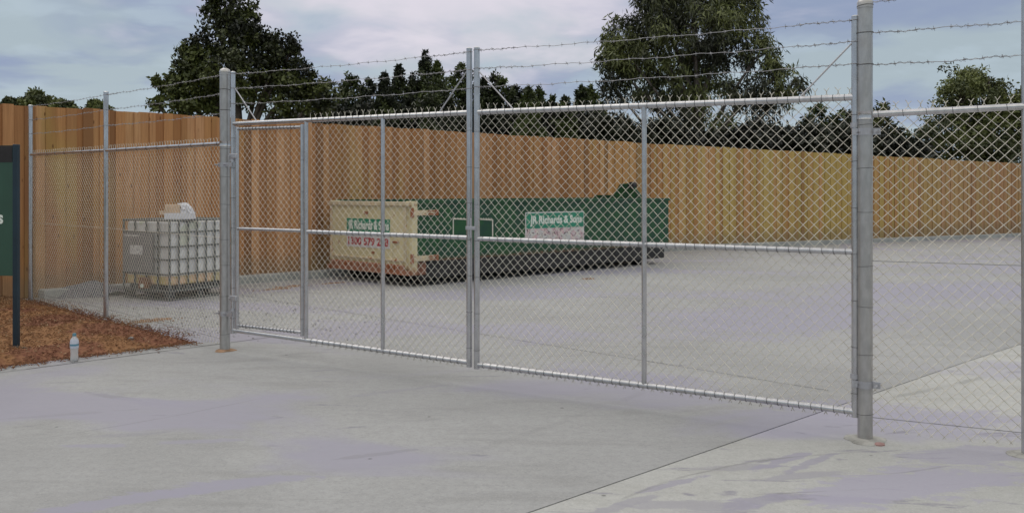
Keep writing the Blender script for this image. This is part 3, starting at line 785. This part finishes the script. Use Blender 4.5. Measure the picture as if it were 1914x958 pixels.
# end door
m = M(); bb(m, -.03, .03, .07, BW - .03, .30, 1.36)
dr = obj('end_door', m, m_cream, bn, bevel=.006)
m = M(); bb(m, -.075, .03, .0, BW, 1.36, 1.43); bb(m, -.055, -.03, .07, .13, .42, 1.355); bb(m, -.055, -.03, BW - .12, BW - .06, .42, 1.355); bb(m, -.06, -.03, .13, BW - .12, .42, .455)
obj('door_frame', m, m_creamrust, dr, bevel=.006)
m = M(); bb(m, -.08, .04, 0.0, BW, .20, .275)
for i in range(17): c = B(-.045, .17 + i * .127, .315); m.lathe(c, [(.05, -.04), (.05, .035), (.035, .05)], 10)
obj('sill_beam', m, m_rust, dr, bevel=.004)
def z_at(y, s): return CH - (y - HY) / s
sg = M()
vL, vR = 0, 0
def vdoor(x):                                # v on the door plane under pixel column x
    t = (x - CX) / F; a = NC - bd_ * .03
    return (t * a[1] - a[0]) / (be_[0] - t * be_[1])
v1, v0 = vdoor(649), vdoor(729)
o = B(-.035, 0, 0)
bb(sg, -.042, -.030, v0, v1, .855, 1.125, 0); bb(sg, -.040, -.031, v0, v1, .62, .85, 1)
text_into(sg, 'JR Richards & Sons', B(-.0455, v1 - .05, .945), -BE, UZ, .15, v1 - v0 - .06, 2, .035)
text_into(sg, '1300 579 278', B(-.0435, v1 - .05, .665), -BE, UZ, .13, v1 - v0 - .08, 3, .035)
obj('sign', sg, [m_sgreen, m_swhite, m_letter, m_redl], dr)
for xa_, xb_, za_, zb_ in ((688, 683, 1.20, 1.25), (746, 736, .73, .76), (700, 697, .52, .56)): obj('lug', bb(M(), -.06, -.03, vdoor(xa_), vdoor(xb_), za_, zb_), m_rust, dr)
for z in (1.245, .48):
    m = M(); bb(m, -.02, .48, -.052, -.032, z - .045, z + .045); bb(m, .34, .50, -.075, -.052, z - .035, z - .015, 1); bb(m, .34, .50, -.075, -.052, z + .015, z + .035, 1)
    bb(m, .50, .55, -.07, 0, z - .05, z + .05, 1); m.tube([B(-.01, -.045, z - .08), B(-.01, -.045, z + .08)], .03, 10, 1)
    obj('hinge', m, [m_creamrust, m_rust], bn, bevel=.003)
# sign on the long side
def uside(x): t = (x - CX) / F; return (t * NC[1] - NC[0]) / (bd_[0] - t * bd_[1])
u0, u1 = uside(983), uside(1090)
sg = M(); bb(sg, u0, u1, -.012, -.0, .90, 1.19, 0); bb(sg, u0, u1, -.010, -.0, .645, .895, 1)
bb(sg, u0 - .02, u1 + .02, -.007, 0, .63, 1.21, 3)
text_into(sg, 'JR Richards & Sons', B(u0 + .1, -.0155, .99), BD, UZ, .15, u1 - u0 - .16, 2, .035)
obj('sign', sg, [m_sgreen, m_grubby, m_letter, m_swhite], bn)
# vertical side seams and a lifting frame at the far end
for u in (.62, BL * .36, BL * .70): obj('wall_seam', bb(M(), u, u + .035, -.008, 0, .43, 1.39), m_green, bn)
m = M(); c0 = BW / 2
m.add([B(BL + .0, c0 - .45, 1.455), B(BL + .0, c0 + .45, 1.455), B(BL, c0 + .20, 1.78), B(BL, c0 - .12, 1.80), B(BL + .06, c0 - .45, 1.455), B(BL + .06, c0 + .45, 1.455), B(BL + .06, c0 + .20, 1.78), B(BL + .06, c0 - .12, 1.80)],
      [(3, 2, 1, 0), (4, 5, 6, 7), (0, 1, 5, 4), (1, 2, 6, 5), (2, 3, 7, 6), (3, 0, 4, 7)])
bb(m, BL - .04, BL + .08, c0 - .5, c0 + .95, 1.455, 1.52)
hk = obj('lifting_frame', m, m_green, bn, bevel=.006)
m = M(); m.tube([B(BL - .03, c0 - .14, 1.74), B(BL + .1, c0 - .14, 1.74)], .085, 16); obj('hook_eye', m, m_chassis, hk, smooth=True)

# ------------------------------------------------------------------ intermediate bulk container
IC = P(317, 128)[:2]; a_ = math.radians(61); idr = np.array([math.cos(a_), math.sin(a_)]); idl = np.array([-math.sin(a_), math.cos(a_)])
def I(u, v, z): q = IC + idr * u + idl * v; return np.array([q[0], q[1], z])
ID, IL = np.array([*idr, 0]), np.array([*idl, 0])
def ib(m, u0, u1, v0, v1, z0, z1, mi=0): return m.box(I((u0 + u1) / 2, (v0 + v1) / 2, (z0 + z1) / 2), ID * (u1 - u0), IL * (v1 - v0), UZ * (z1 - z0), mi)
U, V = 1.2, 1.0
t_ = thing('bulk_tank', 'white caged plastic bulk tank on black pallet beside timber fence', 'tank', I(U / 2, V / 2, 0))
obj('tank', ib(M(), .03, U - .03, .03, V - .03, .22, 1.155), m_tank, t_, bevel=.03)
m = M()
us = [0.0 + i * U / 7 for i in range(8)]; vs_ = [0.0 + i * V / 4 for i in range(5)]
for u in us:
    m.tube([I(u, 0, .13), I(u, 0, 1.175)], .014, 6); m.tube([I(u, V, .13), I(u, V, 1.175)], .0085, 6)
for v in vs_:
    m.tube([I(0, v, .13), I(0, v, 1.175)], .016 if 0 < v < V else .018, 6); m.tube([I(U, v, .13), I(U, v, 1.175)], .0085, 6)
for z in (.14, .385, .60, .79, 1.0, 1.175):
    m.tube([I(-.006, -.006, z), I(U + .006, -.006, z), I(U + .006, V + .006, z), I(-.006, V + .006, z), I(-.006, -.006, z)], .0125 if z not in (.14, 1.175) else .017, 6)
for u in (.35, .85): m.tube([I(u, 0, 1.178), I(u, V, 1.178)], .011, 6)
obj('cage', m, m_cage, t_, smooth=True)
m = M()
for v in (.06, V / 2, V - .06): ib(m, .04, U - .04, v - .05, v + .05, .0, .028)
for u in (.06, U / 2, U - .06):
    for v in (.07, V / 2, V - .07): ib(m, u - .06, u + .06, v - .055, v + .055, .028, .12)
ib(m, .02, U - .02, .02, V - .02, .12, .145); ib(m, .06, U - .06, .06, V - .06, .145, .215)
obj('pallet', m, m_pallet, t_, bevel=.008)
m = M(); m.tube([I(0, 0, .015), I(U, 0, .015)], .013, 6); m.tube([I(0, 0, .015), I(0, V, .015)], .013, 6); obj('pallet_rim', m, m_cage, t_, smooth=True)
m = M(); ib(m, -.028, -.018, .33, .985, .40, .985, 0); ib(m, -.032, -.0275, .55, .82, .66, .80, 1); ib(m, -.031, -.0275, .62, .96, .93, .955, 1)
obj('label_plate', m, [m_plate, m_label], t_)
m = M(); m.tube([I(.05, .5, .235), I(-.07, .5, .215)], .05, 14); ib(m, -.06, .0, .42, .60, .17, .33); m.tube([I(-.075, .5, .21), I(-.085, .5, .21)], .03, 12, 1)
obj('valve', m, [m_valve, m_letter], t_, smooth=True)
m = M().lathe(I(.6, .5, 1.15), [(.11, 0), (.11, .03), (.09, .036)], 20); obj('filler_cap', m, m_chassis, t_, smooth=True)

# carton and crumpled sheet on the tank
cq = P(322, 126); 
cb_ = M(); X3 = np.array([.96, .28, 0]); Y3 = np.array([-.28, .96, 0]); c0_ = np.array([cq[0], cq[1], 1.192]) + Y3 * .12
cb_.box(c0_ + UZ * .045 + X3 * .1, X3 * .42, Y3 * .28, UZ * .09, 1)
cb_.box(c0_ + UZ * .155, X3 * .21, Y3 * .22, UZ * .125, 0)
cb_.box(c0_ + UZ * .10 - X3 * .11 - Y3 * .12, X3 * .14, Y3 * .01, UZ * .06, 0)
tag(obj('carton', cb_, [m_card, m_paper], origin=tuple(c0_)), 'small brown cardboard carton on white tray, on top of caged tank', 'carton')
sh = M(); n_ = 9; vs = []
pr = [(.10, 0), (.085, .09), (.11, .17), (.07, .225), (.15, .245), (.21, .235), (.27, .17), (.31, .08), (.335, 0)]
ctr = (.21, .10)
for dd, kk in ((-.055, 1.0), (-.085, .72), (-.095, .38), (.055, 1.0)):
    for i, (px_, pz_) in enumerate(pr):
        jx = .012 * math.sin(i * 2.7 + kk * 9); vs.append(c0_ + X3 * (ctr[0] + (px_ - ctr[0]) * kk + jx) + Y3 * (dd - .03 + .012 * math.sin(i * 3.1 + kk * 5)) + UZ * (ctr[1] + (pz_ - ctr[1]) * kk + .002))
L = len(pr)
fs = [(r * L + i, r * L + (i + 1) % L, (r + 1) * L + (i + 1) % L, (r + 1) * L + i) for r in range(2) for i in range(L)]
fs += [tuple(range(2 * L, 3 * L)), tuple(range(3 * L, 4 * L))[::-1]] + [(i, 3 * L + i, 3 * L + (i + 1) % L, (i + 1) % L) for i in range(L)]
sh.add(vs, fs)
ob = tag(obj('paper_sack', sh, m_paper, origin=tuple(c0_ + X3 * .2)), 'crumpled white paper sack bent over beside the brown carton', 'sack')

# ------------------------------------------------------------------ water bottle
bq = G(139, 675); c = (bq[0], bq[1], 0)
wb = thing('water_bottle', 'clear plastic water bottle with blue cap standing on concrete edge', 'bottle', c)
obj('bottle_body', M().lathe(c, [(.028, .003), (.034, .010), (.036, .03), (.033, .075), (.034, .10), (.037, .125), (.038, .165), (.037, .19), (.031, .212), (.018, .232), (.014, .245)], 28), m_clear, wb, smooth=True)
obj('bottle_label', M().lathe(c, [(.0375, .128), (.0388, .132), (.0392, .165), (.0384, .188), (.0335, .209)], 28), m_blabel, wb, smooth=True)
obj('label_print', M().lathe(c, [(.0396, .150), (.0397, .152), (.0397, .166), (.0396, .168)], 28), m_blogo, wb, smooth=True)
obj('bottle_cap', M().lathe(c, [(.0165, .240), (.017, .243), (.017, .262), (.015, .266)], 20), m_bluecap, wb, smooth=True)

# ------------------------------------------------------------------ sign at the left edge
sp = P(30.5, 187.5)
sn = thing('site_sign', 'dark green site sign on navy post standing in the mulch', 'sign', (sp[0], sp[1], 0))
SX = np.array([.985, -.17, 0]); SY = np.array([.17, .985, 0])
obj('sign_post', M().box((sp[0], sp[1], 1.03), SX * .052, SY * .045, UZ * 2.08), m_signpost, sn, bevel=.004)
pl = M().box(np.array([sp[0], sp[1], 1.411]) - SX * .67, SX * 1.28, SY * .028, UZ * 1.298)
pl.box(np.array([sp[0], sp[1], 1.975]) - SX * .67 - SY * .0155, SX * 1.275, SY * .003, UZ * .165, 1)
text_into(pl, 'rs', np.array([sp[0], sp[1], 1.285]) - SX * .134 - SY * .017, SX, UZ, .125, None, 2, .03, 'RIGHT')
obj('sign_panel', pl, [m_signp, m_chassis, m_letter], sn, bevel=0)
obj('sign_post', M().box(np.array([sp[0], sp[1], 1.03]) - SX * 1.345, SX * .052, SY * .045, UZ * 2.08), m_signpost, sn, bevel=.004)

# a pebble and a stick on the mulch
st = M(); q = G(247, 645); st.lathe((q[0] - .02, q[1] + .02, .04), [(.015, -.01), (.03, .005), (.034, .02), (.026, .038), (.008, .046)], 9)
tag(obj('stone', st, m_stone, origin=(q[0], q[1], .04), smooth=True), 'pale round stone lying in bark mulch near its concrete edge', 'stone')
stk = M(); pts = [G(x, y) + np.array([0, 0, z]) for x, y, z in ((-25, 652, .03), (10, 658, .06), (45, 661, .06), (80, 664, .05), (100, 668, .035))]
stk.tube(pts, [.012, .012, .011, .009, .004], 6)
tag(obj('stick', stk, m_bark, origin=tuple(pts[2]), smooth=True), 'long thin stick lying on mulch in front of sign post', 'stick')

# ------------------------------------------------------------------ trees
def leaves(name, par, cents, crad, per, L, W, droop, mat, flat=.8):
    nc = len(cents); n = nc * per
    c = np.repeat(cents, per, 0); fr = rng.normal(size=(3, 3)) * 1.5; tn = np.sin(cents @ fr[0] + 1) + np.sin(cents @ fr[1] * 1.7 + 2) + .7 * np.sin(cents @ fr[2] * 3)
    tn = np.clip(.45 + .27 * tn + .15 * rng.normal(size=nc), 0, 1); tone = np.repeat(tn, per) * .8 + rng.random(n) * .2
    r = np.repeat(crad, per)[:, None]
    p = rng.normal(size=(n, 3)); p /= np.linalg.norm(p, axis=1)[:, None]; p *= (rng.random((n, 1)) ** .45) * r; p[:, 2] *= flat
    c = c + p
    a = rng.normal(size=(n, 3)); a[:, 2] -= droop; a /= np.linalg.norm(a, axis=1)[:, None]
    b = np.cross(a, rng.normal(size=(n, 3))); b /= np.linalg.norm(b, axis=1)[:, None]
    l = L * (.6 + .7 * rng.random((n, 1))); w = W * (.7 + .5 * rng.random((n, 1)))
    v = np.stack([c, c + a * l * .45 + b * w * .5, c + a * l, c + a * l * .45 - b * w * .5], 1).reshape(-1, 3)
    og = np.array(wloc(par)); v = v - og
    me = bpy.data.meshes.new(name); me.vertices.add(n * 4); me.vertices.foreach_set('co', v.astype(np.float32).ravel())
    me.loops.add(n * 4); me.loops.foreach_set('vertex_index', np.arange(n * 4, dtype=np.int32))
    me.polygons.add(n); me.polygons.foreach_set('loop_start', np.arange(0, n * 4, 4, dtype=np.int32))
    me.materials.append(mat); me.update(calc_edges=True)
    at = me.attributes.new('tone', 'FLOAT', 'POINT'); at.data.foreach_set('value', np.repeat(tone, 4).astype(np.float32))
    o = bpy.data.objects.new(name, me); COL.objects.link(o); o.parent = par; return o
def tree(name, label, x, s, blobs, nclump, per, L, W, droop, mat, bark, group, cone=None, crad=.4, tr=.2, depth=.8, cat='tree', shell=.5, flat=.8, twigs=True, seedj=.12):
    """blobs: (px, py, rx_px, ry_px) of the lobes of the crown at scale s; each lobe has real depth"""
    b0 = P(x, s); gzv = -.45; t = thing(name, label, cat, (b0[0], b0[1], gzv), group)
    cents = []; lobes = []
    tot = sum(b[2] * b[3] for b in blobs)
    for (px, py, rx, ry) in blobs:
        dy = rng.uniform(-.5, .5) * rx / s * depth
        c = np.array([(px - CX) / s, F / s + dy, CH + (HY - py) / s]); R = np.array([rx / s, rx / s * depth, ry / s]); lobes.append((c, R))
        k = max(6, int(nclump * rx * ry / tot))
        d = rng.normal(size=(k, 3)); d /= np.linalg.norm(d, axis=1)[:, None]
        rr = (shell + (1 - shell) * rng.random((k, 1)) ** .6) * (1 + rng.normal(size=(k, 1)) * seedj)
        cents.append(c + d * rr * R)
    if cone:
        x_, y_, w_, H_ = cone; tt = rng.random(nclump) ** .75; an = rng.random(nclump) * 6.283; p1, p2 = rng.random(2) * 6
        q = 1 + .38 * np.sin(tt * 17 + p1 + 2 * an) + .3 * np.sin(tt * 37 + p2 - 3 * an)
        rad = (w_ / s) * tt ** (.62 + .3 * ((x_ * 3) % 4) / 3) * q * np.sqrt(.25 + .75 * rng.random(nclump))
        cents = [np.stack([(x_ - CX) / s + rad * np.cos(an), F / s + rad * np.sin(an), CH + (HY - y_ - H_ * tt) / s], 1)]
    cents = np.concatenate(cents); cr = (.045 + .17 * tt) * (.7 + .6 * rng.random(nclump)) if cone else np.concatenate([np.full(max(6, int(nclump * b[2] * b[3] / tot)), min(crad, max(.12, .55 * b[2] / s))) for b in blobs]) * (.55 + .7 * rng.random(len(cents)))
    tb = M(); top = max(l[0][2] + l[1][2] * .3 for l in lobes)
    cx_m = np.mean([l[0][0] for l in lobes]); tp = []
    for i in range(7):
        f = i / 6; tp.append((b0[0] + (cx_m - b0[0]) * f + .12 * math.sin(f * 5 + x), b0[1] + .1 * math.sin(f * 4), gzv - .1 + (top - gzv) * f))
    tb.tube(tp, [tr * (1 - .85 * i / 6) for i in range(7)], 9)
    for c, R in lobes:
        f = min(.85, max(.15, (c[2] - gzv) / (top - gzv) - .25)); i = f * 6; a = np.array(tp[int(i)])
        mid = (a + c) / 2 + np.array([0, 0, .15]); tb.tube([a, mid, c], [tr * .4, tr * .25, tr * .1], 6)
        if twigs:
            near = cents[np.argsort(np.linalg.norm(cents - c, axis=1))[:14 if len(lobes) < 20 else 6]]
            for q in near[::2]: tb.tube([c * .6 + mid * .4, (c + q) / 2, q], [tr * .12, tr * .08, .012], 4)
    obj('trunk', tb, bark, t, smooth=True)
    leaves('crown', t, cents, cr, per, L, W, droop, mat, flat)
    return t
# big dark tree behind the left end of the gate
tree('broadleaf_tree', 'large dark broadleaf tree behind fence, above the gate’s left post'.replace('’', "'"), 440, 56.7,
     [(425, 10, 38, 50), (430, -55, 26, 40), (400, 25, 18, 20), (462, 45, 20, 34), (440, 70, 48, 40), (385, 95, 26, 34), (365, 100, 14, 26), (500, 95, 34, 36), (545, 95, 14, 28), (520, 120, 34, 34), (345, 130, 24, 26), (440, 140, 80, 50), (304, 148, 20, 26), (355, 105, 24, 34), (530, 85, 26, 26), (385, 160, 50, 40), (560, 145, 28, 30), (600, 165, 20, 34), (588, 180, 34, 34), (520, 175, 70, 40), (360, 190, 46, 26), (292, 192, 14, 10), (330, 178, 30, 26)],
     560, 60, .15, .085, .1, m_leafL, m_bark, None, crad=.36, tr=.26, shell=.45, flat=.9, seedj=.16)
# gum
tree('gum_tree', 'tall drooping gum tree with sky showing through, behind right gate leaf', 1300, 44.7,
     [(1300, -20, 105, 60), (1230, 25, 55, 50), (1370, 30, 60, 55), (1290, 60, 90, 45), (1145, 70, 26, 42), (1175, 110, 50, 44), (1200, 70, 40, 40), (1150, 125, 36, 40), (1250, 130, 60, 42), (1330, 125, 55, 50), (1420, 100, 45, 45), (1455, 140, 26, 38), (1150, 165, 30, 26), (1215, 180, 45, 22), (1290, 185, 50, 34), (1385, 175, 50, 30), (1480, 160, 32, 18), (1440, 190, 40, 22), (1260, 235, 50, 22), (1345, 235, 35, 22), (1420, 240, 40, 24), (1390, -30, 50, 40), (1205, -40, 50, 50)],
     860, 46, .30, .065, 1.3, m_leafG, m_gumbark, None, crad=.42, tr=.3, shell=.35, flat=1.2, seedj=.1)
# row of young conifers
cg = 'young trees in a row behind the timber fence'
con = [(608, 175, 40, 0), (655, 137, 52, 1), (686, 146, 40, 0), (718, 138, 38, 2), (746, 124, 44, 1), (773, 140, 36, 0), (795, 99, 46, 1), (817, 118, 40, 2), (864, 121, 52, 0), (905, 150, 36, 2), (928, 139, 50, 1), (962, 158, 34, 0), (988, 165, 34, 2), (1008, 168, 32, 1), (1030, 181, 34, 0), (1056, 183, 34, 2), (1087, 165, 40, 1), (1106, 161, 36, 0)]
cl = {608: 'dark young conifer tucked against the right flank of the big tree', 655: 'broad loose young tree, first with clear sky left of its top', 686: 'narrow young conifer just left of the first upright of the gate',
      718: 'young conifer directly above the first upright of left gate leaf', 746: 'pointed green young conifer just right of that upright', 773: 'low young conifer left of the tallest conifer',
      795: 'tallest conifer of the row, thin spire reaching the top barbed wire', 817: 'second tallest conifer, close on the right of the tallest one', 864: 'wide dark loose tree on the left of the gate meeting stiles',
      905: 'narrow conifer just right of the gate meeting stiles', 928: 'bushy bright topped conifer crossed by the stay rod right of centre', 962: 'short conifer right of the bright topped one',
      988: 'small spired conifer in the middle of the low group left of gum tree', 1008: 'small spired conifer, twin of its left neighbour but greener', 1030: 'lowest conifer of the row, in the dip before gum tree',
      1056: 'low dark conifer right of the dip in the row', 1087: 'young conifer second to the left of the gum tree', 1106: 'young conifer touching the left edge of the gum tree'}
for (x, y, w, k) in con:
    s = 46 + 3 * k + (x % 5)
    if k == 0 or x in (655, 928):
        rs = random.Random(x); j = lambda q: rs.uniform(-q, q); w *= 1.12
        bl = [(x + j(3), y + 9, w * .11, 9), (x + w * .2 + j(4), y + 20 + j(4), w * .13, 11), (x - w * .22 + j(4), y + 24 + j(5), w * .15, 12), (x + j(4), y + 34, w * .30, 16), (x + w * .46, y + 46 + j(8), w * .16, 14),
              (x - w * .48, y + 52 + j(8), w * .18, 14), (x + j(5), y + 62, w * .52, 22), (x, y + 95, w * .75, 28), (x, y + 135, w * .8, 32)]
        tree('young_tree' if x in (655, 864) else 'young_conifer', cl[x], x, s, bl, 190, 34, .15, .08, .2, m_leafC, m_bark, cg, crad=.27, tr=.07, shell=.35, flat=1.0, seedj=.2); continue
    tree('young_conifer', cl[x], x, s, [(x, y + 40, 5, 30), (x, y + 90, w * .5, 24), (x, y + 130, w * .5, 28)], 420, 20, .14, .06, -.6, m_leafC, m_bark, cg, cone=(x, y - 2, w * (1.0 + .35 * ((x * 7) % 5) / 4), 170), tr=.06, flat=1.3, twigs=False)
# dark shrubs filling the foot of the trees
shl = ['under the big tree\'s right half', 'below the first conifers', 'behind first gate upright', 'below the tallest conifer', 'just left of the meeting stiles', 'just right of the meeting stiles', 'below the low conifers', 'left of the gum trunk', 'behind the right leaf upright', 'below gum branches', 'under the gum\'s right half', 'right of the gum', 'left of the thick right post', 'behind the thick right post']
sx_ = [560, 630, 700, 770, 840, 915, 985, 1060, 1140, 1225, 1310, 1400, 1490, 1585]
sy_ = [205, 205, 205, 205, 205, 210, 212, 215, 222, 232, 245, 240, 244, 238]
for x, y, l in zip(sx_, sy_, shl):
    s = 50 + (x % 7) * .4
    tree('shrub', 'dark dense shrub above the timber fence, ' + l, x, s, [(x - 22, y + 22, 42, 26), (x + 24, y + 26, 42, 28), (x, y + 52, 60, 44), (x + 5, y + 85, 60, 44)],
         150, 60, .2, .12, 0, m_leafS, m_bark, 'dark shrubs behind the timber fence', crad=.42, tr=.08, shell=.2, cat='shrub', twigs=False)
for (x, y, rx, l, k) in ((1531, 192, 24, 'round topped dark tree between gum tree and thick right post', 0), (1563, 207, 22, 'small dark tree second left from thick right post', 0), (1592, 208, 20, 'small dark tree touching thick right post on its left', 0),
                         (1645, 190, 34, 'thin open tree just right of the thick right post', 1), (1690, 245, 16, 'tiny tree in the sky gap left of the olive tree', 0)):
    tree('small_tree', l, x, 40, [(x, y + 12, rx * .6, 12), (x - rx * .3, y + 32, rx, 18), (x + rx * .3, y + 55, rx, 20), (x, y + 85, rx * 1.3, 32)], 70, 36, .22, .10, .3, m_leafC if k == 0 else m_leafG, m_bark,
         'small trees behind the fence', crad=.3, tr=.07, shell=.3, twigs=False)
tree('olive_tree', 'olive green round tree above the fence at right edge', 1820, 42,
     [(1815, 150, 42, 32), (1785, 178, 36, 34), (1840, 185, 50, 36), (1885, 195, 40, 34), (1925, 205, 40, 38), (1800, 225, 60, 36), (1870, 240, 70, 42), (1735, 265, 36, 26), (1800, 275, 70, 34), (1890, 285, 70, 36), (1960, 240, 50, 50)],
     560, 60, .20, .085, .5, m_leafR, m_bark, None, crad=.4, tr=.2, shell=.35)
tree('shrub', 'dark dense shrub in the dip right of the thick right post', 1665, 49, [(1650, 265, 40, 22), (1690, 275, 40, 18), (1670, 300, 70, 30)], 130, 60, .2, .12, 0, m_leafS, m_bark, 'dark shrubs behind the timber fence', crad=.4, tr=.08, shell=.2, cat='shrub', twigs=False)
# far trees over the left end of the fence
for (x, bl, l) in ((20, [(18, 186, 14, 7), (24, 196, 26, 10)], 'leftmost and lowest of the distant treetops over the fence'),
                   (65, [(62, 174, 22, 9), (80, 184, 30, 10), (60, 192, 44, 14)], 'highest distant treetop over the fence, left of its posts'),
                   (125, [(108, 190, 22, 7), (130, 193, 16, 6), (120, 202, 40, 9)], 'low distant treetop between the two left fence posts'),
                   (180, [(180, 194, 18, 8), (188, 203, 26, 8)], 'small distant treetop beside the second fence post')):
    tree('distant_tree', l, x, 26, [(a_, b_ + 4, c_ * .72, d_ * .8) for a_, b_, c_, d_ in bl], 110, 55, .24, .14, 0, m_leafR, m_bark, 'distant treetops over the left end of the fence', crad=.3, tr=.15, shell=.3, twigs=False)

# ------------------------------------------------------------------ world, sun, camera
w = bpy.data.worlds.new('World'); sc.world = w; w.use_nodes = True
n = N('', w)
SUN_EL, SUN_AZ = 55, -52        # azimuth from +Y towards +X
sky = n.n('ShaderNodeTexSky'); sky.sky_type = 'NISHITA'; sky.sun_disc = False
sky.sun_elevation = math.radians(SUN_EL); sky.sun_rotation = math.radians(SUN_AZ); sky.dust_density = 2.0
tc = n.n('ShaderNodeTexCoord'); d = tc.outputs['Generated']
sx = n.n('ShaderNodeSeparateXYZ'); n.l(d, sx.inputs[0])
zz = n.math('MAXIMUM', sx.outputs[2], 0.0)
den = n.math('ADD', zz, .16)
cb = n.n('ShaderNodeCombineXYZ'); n.l(n.math('DIVIDE', sx.outputs[0], den), cb.inputs[0]); n.l(n.math('DIVIDE', sx.outputs[1], den), cb.inputs[1])
cl1 = n.noise(n.map(cb.outputs[0], (1, 1, 1), (0, 0, .3), (2.2, 0.6, 0)), 1.15, 5, .5, .5)
cl2 = n.noise(n.map(cb.outputs[0], (1, 1, 1), (0, 0, -.2), (5.2, 3.1, 0)), 2.8, 4, .55, .3)
c = n.mix(n.ss(cl1, .40, .56), (.30, .365, .52), (.42, .505, .56))
c = n.mix(n.ss(cl2, .48, .66, 0, .5), c, (.50, .60, .68))
# horizon brightening
c = n.mix(n.ss(zz, .0, .13, .55, 0), c, (.52, .62, .70))
# thin bright cloud in front of the veiled sun
vm = n.n('ShaderNodeVectorMath', operation='DISTANCE'); n.l(n.map(d, (1, 1, 2.0)), vm.inputs[0]); vm.inputs[1].default_value = (-.07, .96, .56)
g1 = n.ss(n.math('ADD', vm.outputs['Value'], n.math('MULTIPLY', n.math('SUBTRACT', cl2, .5), .45)), .14, .40, 1, 0)
c = n.mix(g1, c, (.76, .72, .80))
# overcast dome: zenith about three times the horizon
k = n.ss(zz, .22, .72, 1.0, 2.35)
vs2 = n.n('ShaderNodeVectorMath', operation='SCALE'); n.l(c, vs2.inputs[0]); n.l(k, vs2.inputs['Scale'])
cc = n.mix(n.ss(zz, .22, .55), vs2.outputs[0], n.mix(1.0, vs2.outputs[0], (1.28, 1.03, .82), 'MULTIPLY'))
b1 = n.n('ShaderNodeBackground'); n.l(sky.outputs[0], b1.inputs[0]); b1.inputs[1].default_value = .06
b2 = n.n('ShaderNodeBackground'); n.l(cc, b2.inputs[0]); b2.inputs[1].default_value = 1.0
ms_ = n.n('ShaderNodeMixShader'); ms_.inputs[0].default_value = .93; n.l(b1.outputs[0], ms_.inputs[1]); n.l(b2.outputs[0], ms_.inputs[2])
wo_ = n.n('ShaderNodeOutputWorld'); n.l(ms_.outputs[0], wo_.inputs[0])
sl = bpy.data.lights.new('sun', 'SUN'); sl.energy = .5; sl.angle = math.radians(40); sl.color = (1, .96, .90)
so = bpy.data.objects.new('sun', sl); COL.objects.link(so)
el, az = math.radians(SUN_EL), math.radians(SUN_AZ)
dv = Vector((math.sin(az) * math.cos(el), math.cos(az) * math.cos(el), math.sin(el)))
so.rotation_euler = dv.to_track_quat('Z', 'Y').to_euler(); so.location = (0, 0, 20)

cam = bpy.data.cameras.new('camera'); co = bpy.data.objects.new('camera', cam); COL.objects.link(co)
co.location = (0, 0, CH); co.rotation_euler = (math.radians(90), 0, 0)
cam.sensor_width = 36; cam.sensor_fit = 'HORIZONTAL'; cam.lens = 36 * F / 1914
cam.shift_y = -(479 - HY) / 1914; cam.clip_end = 3000; cam.clip_start = .05
sc.camera = co
sc.view_settings.view_transform = 'Standard'; sc.view_settings.look = 'None'; sc.view_settings.exposure = 0; sc.view_settings.gamma = 1
sc.cycles.max_bounces = 6; sc.cycles.use_denoising = True
